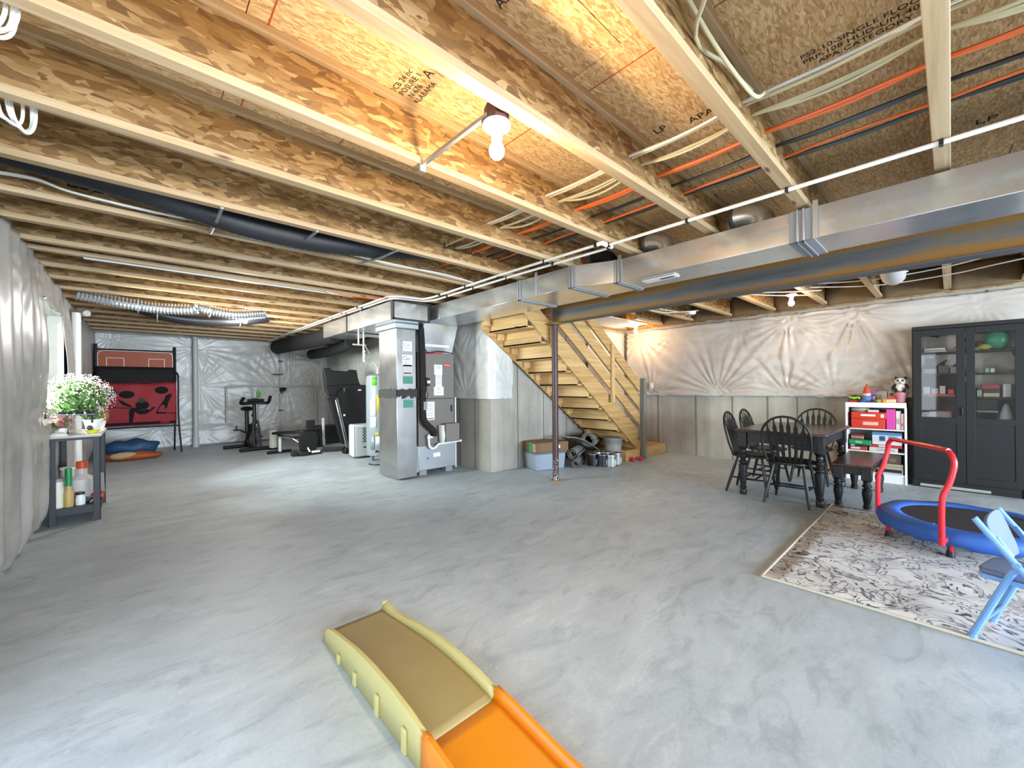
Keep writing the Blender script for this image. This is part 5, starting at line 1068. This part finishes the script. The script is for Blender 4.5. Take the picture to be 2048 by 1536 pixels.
for k, c in enumerate(('BDB6A6', 'D8D0C0', 'A39A88')): toy('garden_tool', ['grey', 'white', 'brown'][k] + ' handled small garden tool lying on the rack shelf', 'tool', MB().tube([(-.36,5.82+.02*k,sh+.012),(-.31,5.95+.03*k,sh+.03)], .008, 6), plain(c, .5))
tag(MB().tube(smooth_path([(-.60,7.80,2.30),(-.60,7.80,.0)],3), .045, 12).build('drain_pipe', M_PVC), 'white vertical drain pipe beside the window on the window wall', 'pipe')
tag(MB().tube([(-.62,8.02,2.32),(-.5,7.78,2.30)], .04, 10).build('pipe_elbow', plain('B9B9B4', .5)), 'white elbow on top of the drain pipe by the window', 'pipe')
# ------------------------------------------------------------------ basketball arcade frame
BG = thing('basketball_arcade', 'folding basketball arcade frame with orange backboard and red fabric', 'arcade game', (0, 10.9, 0))
tb = lambda *p, r=.016, nm='frame_tube', mt=M_BLACK: MB().tube(smooth_path([(a, b, c) for a, b, c in p], 4), r, 8).build(nm, mt, BG, world=True)
for x in (-.60, .55):
    tb((x,10.98,2.16),(x,10.97,1.9),(x,10.95,1.6),(x,10.9,1.45), r=.028, nm='backboard_post'); tb((x,10.9,1.65),(x+.04,10.86,1.60),(x+.05,10.82,1.45),(x+.05,10.80,.70),(x+.09,10.68,.0), nm='side_tube', mt=M_CHARCOAL); tb((x,10.95,.62),(x,11.05,.3),(x,11.15,.0), nm='rear_leg', mt=M_CHARCOAL)
tb((-.55,10.8,.545),(0,10.8,.55),(.60,10.8,.545), mt=M_CHARCOAL); tb((-.6,10.97,2.06),(.55,10.97,2.06)); tb((-.6,10.92,1.72),(.55,10.92,1.72))
MB().prism([(-.57,10.95,1.72),(.52,10.95,1.72),(.52,10.95,1.98),(.47,10.95,2.04),(-.50,10.95,2.04),(-.57,10.95,1.99)], (0,.012,0)).build('backboard', plain('A04414', .55, var=.15, scale=4), BG, world=True)
m = MB(); P = [(-.57,1.72),(-.57,1.99),(-.50,2.04),(.47,2.04),(.52,1.98),(.52,1.72)]
for (a, b), (c, d) in zip(P, P[1:]): m.bar((a,10.947,b),(c,10.947,d),.008,.012,(0,1,0))
for x in (-.33, .27):
    for (a, b), (c, d) in zip([(-.12,1.73),(-.12,1.90),(.12,1.90),(.12,1.73)], [(-.12,1.90),(.12,1.90),(.12,1.73),(.12,1.73)]):
        if (a,b) != (c,d): m.bar((x+a,10.946,b),(x+c,10.946,d),.008,.014,(0,1,0))
m.build('white_markings', M_WHITE, BG, world=True)
m = MB().grid([[(x, 10.86-.05*math.sin(PI*k/6), 1.72 - .055*k - (.05*math.sin(PI*(x+.6)/1.15) if k == 6 else 0)) for k in range(7)] for x in np.linspace(-.59,.55,16)]); m.build('black_net_guard', M_BLACKMATTE, BG, world=True, solid=.004)
MB().bar((-.07,10.80,1.44),(.17,10.80,1.44),.003,.05,(0,1,0)).build('red_patch', plain('A8323A', .6), BG, world=True)
rf = lambda x, t: (x, 10.84-.045*math.sin(PI*t)+.01*math.sin(x*14+t*6), 1.44-.86*t - .03*math.sin(PI*(x+.6)/1.15)*(1-t))
m = MB().grid([[rf(x, t) for t in np.linspace(0,1,14)] for x in np.linspace(-.58,.57,24)]); m.build('red_fabric', plain('9A222B', .7, var=.15, scale=5), BG, world=True, solid=.003)
def patch(pts, name='black_print', mt=plain('0D0D10', .95)):
    V = []
    for x, z in pts:
        t = (1.44-z)/.86; p = rf(x, t); V.append((x, p[1]-.012, z))
    MB().prism(V, (0, .006, 0)).build(name, mt, BG, world=True)
ov = lambda cx_, cz, a, b: [(cx_+a*math.cos(2*PI*k/18), cz+b*math.sin(2*PI*k/18)) for k in range(18)]
patch(ov(-.17,1.19,.11,.075)); patch(ov(.34,1.27,.105,.075)); patch(ov(.05,.98,.10,.085)); patch(ov(.04,1.07,.05,.05), mt=plain('2A3A22', .7))
patch([(-.10,.93),(.0,.93),(.16,.88),(.22,.95),(.24,.93),(.16,.84),(.10,.80),(.0,.80),(-.06,.86),(-.10,.60),(-.14,.60),(-.14,.88)])
patch([(.40,1.16),(.46,1.20),(.50,1.18),(.47,1.10),(.44,1.02),(.42,.92),(.38,.88),(.39,.96),(.34,.98),(.27,.84),(.56,.80),(.56,.785),(.25,.80),(.26,.86),(.33,1.0),(.38,1.08)])
patch([(-.30,1.10),(-.22,1.06),(-.12,.98),(-.08,.94),(-.15,.95),(-.24,1.0)]); patch([(-.52,.96),(-.35,.95),(-.1,.93),(-.1,.915),(-.35,.935),(-.52,.94)])
patch([(-.56,.645),(.56,.645),(.56,.60),(-.56,.60)], 'hem'); patch([(-.56,1.40),(-.40,1.35),(-.28,1.22),(-.36,1.14),(-.56,1.18)], 'dark_print', plain('2A2A4A', .7))
# inflatable bundle below the arcade
IB = thing('folded_inflatable', 'crumpled blue and orange inflatable bundle below the basketball arcade', 'inflatable', (-.1, 10.25, 0))
m = MB().ball((0,0,.22), .2, 24, 14, (1.95,.9,.75)); rr = random.Random(2)
m.v = [(x*(1+.06*math.sin(z*40+x*9)), y*(1+.05*math.sin(x*17)), max(.07, z + .02*math.sin(x*20+y*9))) for x, y, z in m.v]; m.build('blue_fabric', plain('1F4A74', .55, var=.3, scale=8), IB, smooth=80)
m = MB().ball((.02,-.06,.07), .12, 22, 12, (3.5,1.5,.75)); m.v = [(x, y, max(.001, z*(1+.12*math.sin(x*15)))) for x, y, z in m.v]; m.build('orange_fabric', plain('A85320', .6, var=.2), IB, smooth=80)
m = MB().ball((-.10,-.20,.10), .08, 16, 10, (2.4,.5,.8)); m.build('tan_fabric', plain('B79A72', .7), IB, smooth=80)
# pipes over the far wall blanket
BPm = plain('C9CAC6', .4)
tag(MB().tube([(.93,11.40,.22),(.93,11.40,2.44)], .048, 14).build('vent_pipe', BPm), 'thick white vertical vent pipe on the far wall beside the arcade', 'pipe'); 
vb = MB().cyl((.93,11.40,0), .062, .22, 'z', 14); tag(vb.build('pipe_coupling', BPm), 'white coupling at the foot of the thick vent pipe', 'pipe fitting')
def rpipe(P, r, lab): tag(MB().tube(seg_path(P), r, 8).build('conduit_pipe', BPm), lab, 'pipe')
rpipe([(1.50,11.42,.50),(1.50,11.42,1.35),(3.45,11.42,1.35),(3.45,11.42,.45)], .020, 'white pipe loop framing the far wall behind the exercise bike'); rpipe([(.98,11.42,.47),(1.62,11.42,.47)], .022, 'short white horizontal pipe low on the far wall')
rpipe([(2.62,11.42,0.03),(2.62,11.42,2.2)], .016, 'grey vertical pipe with valves on the far wall'); rpipe([(2.86,11.42,1.36),(2.86,11.42,2.42)], .022, 'white vertical pipe rising from the pipe loop')
rpipe([(2.14,11.42,1.30),(2.14,11.42,.10)], .012, 'thin white drop pipe with a green tag behind the bike'); toy('pipe_tag', 'bright green tag on the thin pipe of the far wall', 'tag', MB().box(2.10,2.18,11.38,11.40,1.08,1.22), plain('3FB52E', .5))
VL = thing('shutoff_valve', 'dark valve on the grey pipe of the far wall', 'valve', (2.64,11.38,1.26)); MB().cyl((-.05,0,0), .05, .12, 'x', 12).build('valve_body', M_BLACK, VL); MB().tube([(.0,-.03,.0),(.10,-.06,.02)], .018, 8).build('lever', M_BLACK, VL); MB().cyl((-.0,0,-.10), .035, .12, 'z', 10).build('union', plain('5E4A3E', .5), VL)
for z, lab in ((1.62,'upper'),(.72,'lower'),(1.95,'topmost')): toy('pipe_clamp', lab+' dark clamp on the grey pipe of the far wall', 'clamp', MB().box(2.57-.12*(z==1.62),2.66,11.37,11.40,z,z+.03), M_BLACK)
# ------------------------------------------------------------------ exercise bike
EB = thing('exercise_bike', 'black indoor exercise bike in front of the far wall', 'exercise bike', (1.80, 9.78, 0), .12)
K = M_BLACK
def bt(parent, name, pts, r, mt=K, s=8):
    if parent is EB: r *= 1.35
    return MB().tube(pts, r, s).build(name, mt, parent)
bt(EB, 'front_foot', [(-.28,-.0,.035),(.28,.0,.035)], .03); bt(EB, 'rear_foot', [(-.40,.75,.035),(.10,.75,.035)], .03)
for x in (-.28,.28): MB().cyl((x-.03,0,.035), .036, .06, 'x', 10).build('foot_cap', M_BLACKMATTE, EB)
for x in (-.045,.075): bt(EB, 'fork_tube', [(x,.02,.04),(x,.08,.40),(x*.6,.12,.62)], .017, M_CHARCOAL)
bt(EB, 'head_tube', [(.0,.13,.55),(.0,.16,.95)], .028); bt(EB, 'handlebar_stem', [(0,.16,.9),(0,.14,1.02)], .022)
bt(EB, 'main_frame', [(0,.13,.58),(0,.4,.42),(0,.72,.06)], .03); bt(EB, 'seat_post', [(-.03,.50,.35),(-.03,.52,.80)], .03)
MB().cyl((-.0,.34,.27), .25, .06, 'x', 28).build('flywheel', plain('6A6468', .3, .6), EB); MB().ring((-.005,.34,.27), .25, .022, 28, 8, 'x').build('wheel_guard', K, EB); MB().cbox((.04,.36,.27), (.02,.34,.2)).build('chain_guard', plain('4A3A40', .4), EB, bevel=.03)
m = MB().ball((-.03,.52,.855), .10, 14, 8, (1.15,1.4,.55)); m.build('saddle', K, EB)
bt(EB, 'handlebar', smooth_path([(-.24,-.02,1.10),(-.27,.05,1.0),(-.2,.10,.98),(0,.13,.99),(.2,.10,.98),(.24,.05,1.0),(.25,-.02,1.12)],4), .024); MB().cbox((0,.12,1.05), (.12,.03,.07)).build('console', K, EB, bevel=.01); bt(EB, 'elbow_rest', [(-.14,.10,1.04),(.16,.10,1.04)], .022)
bt(EB, 'crank', [(-.05,.42,.33),(-.20,.42,.42)], .012); MB().cbox((-.25,.42,.42), (.10,.08,.03)).build('pedal', K, EB, bevel=.006); bt(EB, 'crank', [(.05,.42,.33),(.14,.42,.24)], .012); MB().cbox((.19,.42,.24), (.09,.08,.03)).build('pedal', K, EB, bevel=.006); MB().ring((-.25,.42,.45), .05, .008, 12, 6, 'x').build('toe_cage', K, EB)
MB().cyl((-.02,.2,.70), .02, .05, 'z', 8).build('resistance_knob', K, EB)
# ------------------------------------------------------------------ weight bench
WBn = thing('weight_bench', 'low black weight bench with an upright padded back', 'weight bench', (2.45, 8.40, 0), .1)
bt(WBn, 'front_foot', [(-.25,.0,.03),(.18,-.02,.03)], .028); MB().cbox((-.16,-.05,.05), (.16,.07,.09)).build('roller', K, WBn, bevel=.02); MB().cbox((-.30,.02,.05), (.12,.08,.08)).build('roller', K, WBn, bevel=.02); MB().cbox((.06,-.06,.06), (.16,.03,.04)).build('foot_plate', M_WHITE, WBn, bevel=.006)
MB().prism([(-.17,.08,.06),(.13,.08,.06),(.20,.10,.30),(.14,.13,.44),(-.12,.13,.44),(-.19,.10,.28)], (0,.06,.02)).build('backrest', M_BLACKMATTE, WBn, bevel=.02); MB().cbox((.04,.14,.56), (.17,.06,.20)).build('headrest', M_BLACKMATTE, WBn, bevel=.02)
MB().bar((-.40,.75,.40),(-.02,.18,.44), .20, .05).build('seat_pad', K, WBn, bevel=.02); bt(WBn, 'frame_beam', [(-.36,.70,.35),(-.05,.2,.25),(0,.05,.05)], .03, M_CHROME); bt(WBn, 'rear_leg', [(-.33,.68,.36),(-.33,.68,.03)], .028, M_WHITE); bt(WBn, 'rear_foot', [(-.55,.70,.03),(-.12,.70,.03)], .03); bt(WBn, 'side_handle', [(.1,.16,.46),(.22,.12,.50)], .018)
bt(WBn, 'adjuster_bar', [(-.20,.35,.30),(-.02,.12,.12)], .02, M_CHROME)
wc_ = thing('white_canister', 'white canister standing behind the weight bench', 'canister', (2.08, 9.72, 0)); MB().cyl((0,0,0), .085, .04, 'z', 14).build('base', K, wc_); MB().cyl((0,0,.04), .075, .36, 'z', 16).build('body', M_CREAM, wc_)
pv = thing('capped_pipe', 'white capped floor pipe beside the weight bench', 'pipe', (3.02, 9.5, 0)); MB().cyl((0,0,.0), .04, .16, 'z', 12).build('coupling', M_PVC, pv); MB().cyl((0,0,.16), .032, .46, 'z', 12).build('riser', M_PVC, pv)
crate('low black storage box behind the treadmill foot', 'box', 'storage_box', 2.85, 3.55, 9.75, 10.15, .0, .42, '1B1C20')
for z, x in ((.36,2.92),(.18,2.99)): toy('dumbbell', ['yellowish round weight lying on the lower rack level', 'yellowish round weight on the upper rack level'][z > .3], 'weight', MB().cyl((x-.2,9.3,z), .065, .10, 'y', 14), plain('B59A68', .6))
ds = thing('dumbbell_rack', 'small black rack holding two round weights', 'rack', (2.75, 9.35, 0)); MB().box(-.12,.22,-.02,.05,.0,.04).build('base_bar', K, ds); MB().box(-.10,-.06,0,.04,.04,.44).build('upright', K, ds); MB().box(.16,.20,0,.04,.04,.44).build('upright', K, ds); MB().box(-.10,.2,-.04,.05,.10,.115).build('tray', K, ds); MB().box(-.10,.2,-.04,.05,.28,.295).build('tray', K, ds)
# ------------------------------------------------------------------ folded treadmill
TM = thing('treadmill', 'black folding treadmill standing upright with a silver upright', 'treadmill', (3.05, 8.2, 0))
TK = plain('121319', .65)
MB().prism([(2.66,8.34,1.66),(2.80,8.34,1.665),(2.82,8.34,1.62),(3.14,8.34,1.61),(3.16,8.34,1.65),(3.30,8.34,1.64),(3.40,8.36,1.35),(3.58,8.36,1.34),(3.58,8.30,.16),(2.98,8.28,.16),(2.70,8.34,1.30)], (.02,.13,0)).build('deck', TK, TM, world=True, bevel=.02)
MB().prism([(2.64,8.31,1.68),(2.78,8.31,1.68),(2.82,8.31,1.63),(3.13,8.31,1.62),(3.17,8.31,1.66),(3.31,8.31,1.65),(3.36,8.31,1.36),(2.72,8.31,1.32)], (0,.03,0)).build('console', K, TM, world=True, bevel=.015)
bt2 = lambda nm, P, r, mt: MB().tube(smooth_path(P, 4), r, 10).build(nm, mt, TM, world=True)
MB().bar((2.83,8.15,1.10),(3.00,8.02,.10), .055, .03, (0,1,0)).build('upright', M_CHROME, TM, world=True, bevel=.01); MB().bar((2.86,8.18,1.12),(3.04,8.06,.08), .07, .05, (0,1,0)).build('upright_cover', TK, TM, world=True, bevel=.01)
bt2('handrail', [(2.70,8.10,1.10),(2.84,8.12,1.12),(2.92,8.2,1.22),(3.0,8.28,1.26)], .032, K); MB().cbox((2.73,8.10,1.105), (.17,.07,.075)).build('handle_grip', K, TM, world=True, bevel=.02)
MB().cbox((3.03,8.27,1.24), (.05,.05,.09)).build('speaker_knob', plain('6A6660', .5), TM, world=True, bevel=.015); MB().cbox((3.36,8.30,1.24), (.06,.02,.03)).build('white_sticker', M_WHITE, TM, world=True); MB().cbox((3.02,8.26,.74), (.06,.02,.04)).build('white_sticker', M_WHITE, TM, world=True)
bt2('gas_strut', [(2.93,8.1,.72),(3.2,8.2,.15)], .012, M_CHARCOAL); MB().box(2.93,3.12,7.97,8.15,0,.11).build('base_foot', K, TM, world=True, bevel=.02); MB().bar((2.72,8.6,.05),(3.5,8.15,.05), .08, .08).build('base_frame', K, TM, world=True, bevel=.01)
# ------------------------------------------------------------------ clutter under the stairs
BN_ = thing('storage_bin', 'translucent blue grey plastic storage bin under the stairs', 'bin', (4.70, 4.35, 0), -.28)
m = MB().add([(-.25,-.17,0),(.25,-.17,0),(.25,.17,0),(-.25,.17,0),(-.27,-.19,.25),(.27,-.19,.25),(.27,.19,.25),(-.27,.19,.25)],[(0,3,2,1),(4,5,6,7),(0,1,5,4),(1,2,6,5),(2,3,7,6),(3,0,4,7)]); m.build('tub', plain('9AA6B5', .35), BN_, bevel=.015); MB().box(-.285,.285,-.205,.205,.25,.275).build('lid', plain('6F767E', .4), BN_, bevel=.01)
CBx = thing('cardboard_box', 'flat brown cardboard box with green tape on the storage bin', 'box', (4.72, 4.35, .2755), -.28); MB().box(-.29,.30,-.19,.19,0,.145).build('carton', plain('7E5F42', .7), CBx, bevel=.004); MB().box(-.294,-.288,-.09,.0,-.0,.146).build('green_tape', plain('2E9A5A', .4), CBx); MB().box(-.293,-.288,-.185,-.10,.01,.13).build('printed_panel', plain('A79C7A', .6), CBx); MB().box(.10,.145,-.193,-.188,.05,.10).build('white_label', M_WHITE, CBx); MB().box(-.294,-.288,-.18,-.0,.075,.082).build('green_stripe', plain('6FA05A', .5), CBx)
def roll(label, p0, p1, r, mat, turns=3, core=.35):
    p0, p1 = Vector(p0), Vector(p1); d = (p1-p0); a = d.normalized().cross(Vector((0,0,1))).normalized(); b = a.cross(d.normalized()); pr = []
    n = 22*turns
    for i in range(n+1):
        t = i/n; rr = r*(core+(1-core)*t); an = 2*PI*turns*t; pr.append(a*math.cos(an)*rr + b*math.sin(an)*rr)
    m = MB().grid([[p0+v, p0+v+d] for v in pr]); return tag(m.build('carpet_roll', mat, solid=.010, smooth=50), label, 'carpet roll')
CPT = plain('8E8A84', .95, var=.2, scale=40)
roll('thick grey carpet roll lying on top under the stairs', (5.45,4.08,.40), (6.25,4.50,.30), .115, CPT, 2, .55); roll('grey carpet roll wedged in the middle of the pile under the stairs', (5.10,4.12,.20), (5.9,4.5,.22), .095, plain('7D7C79', .95, var=.2, scale=40), 2); roll('small grey carpet roll on the floor behind the paint cans', (5.0,3.98,.075), (5.65,4.35,.075), .07, plain('6E6E6D', .95, var=.2, scale=40), 2)
tag(MB().grid([[(4.95+.9*t, 4.10-.13*t, .47-.45*t*t+s*.012) for s in (0,1)] + [(4.95+.9*t, 4.45, .47-.45*t*t)] for t in np.linspace(0,.8,9)]).build('carpet_strip', CPT, solid=.012), 'loose strip of grey carpet sloping down from the box to the cans', 'carpet')
def can(label, loc, r, h, mat, lab2, name='paint_can'):
    T = thing(name, label, 'paint can', loc); MB().lathe([(r,0),(r,h)], (0,0,0), 18).build('can_body', mat, T); MB().lathe([(r*1.03,h-.004),(r*1.03,h+.006),(r*.85,h+.006),(r*.82,h)], (0,0,0), 18).build('rim', M_CHROME, T); MB().ring((0,0,.004), r, .004, 18, 6).build('bottom_rim', M_CHROME, T); MB().grid([[(1.012*r*math.cos(a), 1.012*r*math.sin(a), z) for z in (.02, h*.62)] for a in np.linspace(-1.9, -1.3, 6)]).build('paper_label', lab2, T, solid=.001); MB().ring((0,0,h*.78), r+.002, .003, 18, 4).build('wire_handle', M_CHROME, T); return T
c1, c2 = plain('14151A', .35), plain('1A2130', .35)
can('black paint can nearest the carpet rolls', (5.38,3.93,0), .082, .19, c1, M_GREY); can('black paint can with a blue mark, second from the carpet rolls', (5.44,3.78,0), .085, .19, c2, M_GREY); can('dull silver paint can third in the front row', (5.53,3.68,0), .082, .19, M_GALV_D, M_CREAM); can('silver paint can at the stair end of the front row', (5.75,3.72,0), .080, .19, M_GALV_D, M_CREAM); can('paint can with a pink lid half hidden in the back row', (5.66,3.86,0), .08, .20, plain('B9A9A2', .5), M_CREAM); can('grey paint can at the back of the group', (5.55,3.95,0), .08, .20, M_GREY, M_GREY)
bk_ = thing('plastic_bucket', 'tall grey white plastic bucket with a lid under the stairs', 'bucket', (6.0,3.96,0)); MB().lathe([(.13,0),(.135,.01),(.15,.37)], (0,0,0), 22).build('pail', plain('B9B2AC', .45, var=.2), bk_); MB().lathe([(.158,.28),(.158,.30),(.152,.31),(.160,.33),(.160,.36),(.165,.37),(.165,.39),(.15,.40),(.02,.395)], (0,0,0), 22).build('lid', plain('8F948F', .4), bk_)
PK = plain('E0336E', .5)
for i, (x, y, a) in enumerate(((6.17,3.69,.9),(6.33,3.63,.8))):
    T = thing('child_clog', ['pink child clog on the floor, nearer the stair wall', 'pink child clog on the floor, nearer the newel post'][i], 'shoe', (x, y, 0), a); m = MB().ball((0,0,.03), .05, 14, 8, (1.9,.8,.7)); m.v = [(p[0], p[1], max(0.001, p[2])) for p in m.v]; m.build('sole_and_upper', PK, T); MB().tube(smooth_path([(-.05,-.035,.04),(-.085,0,.06),(-.05,.035,.04)],4), .007, 6).build('heel_strap', PK, T); MB().ball((.02,0,.058), .022, 8, 6, (1,1,.4)).build('toe_cap', plain('F0708E', .5), T)
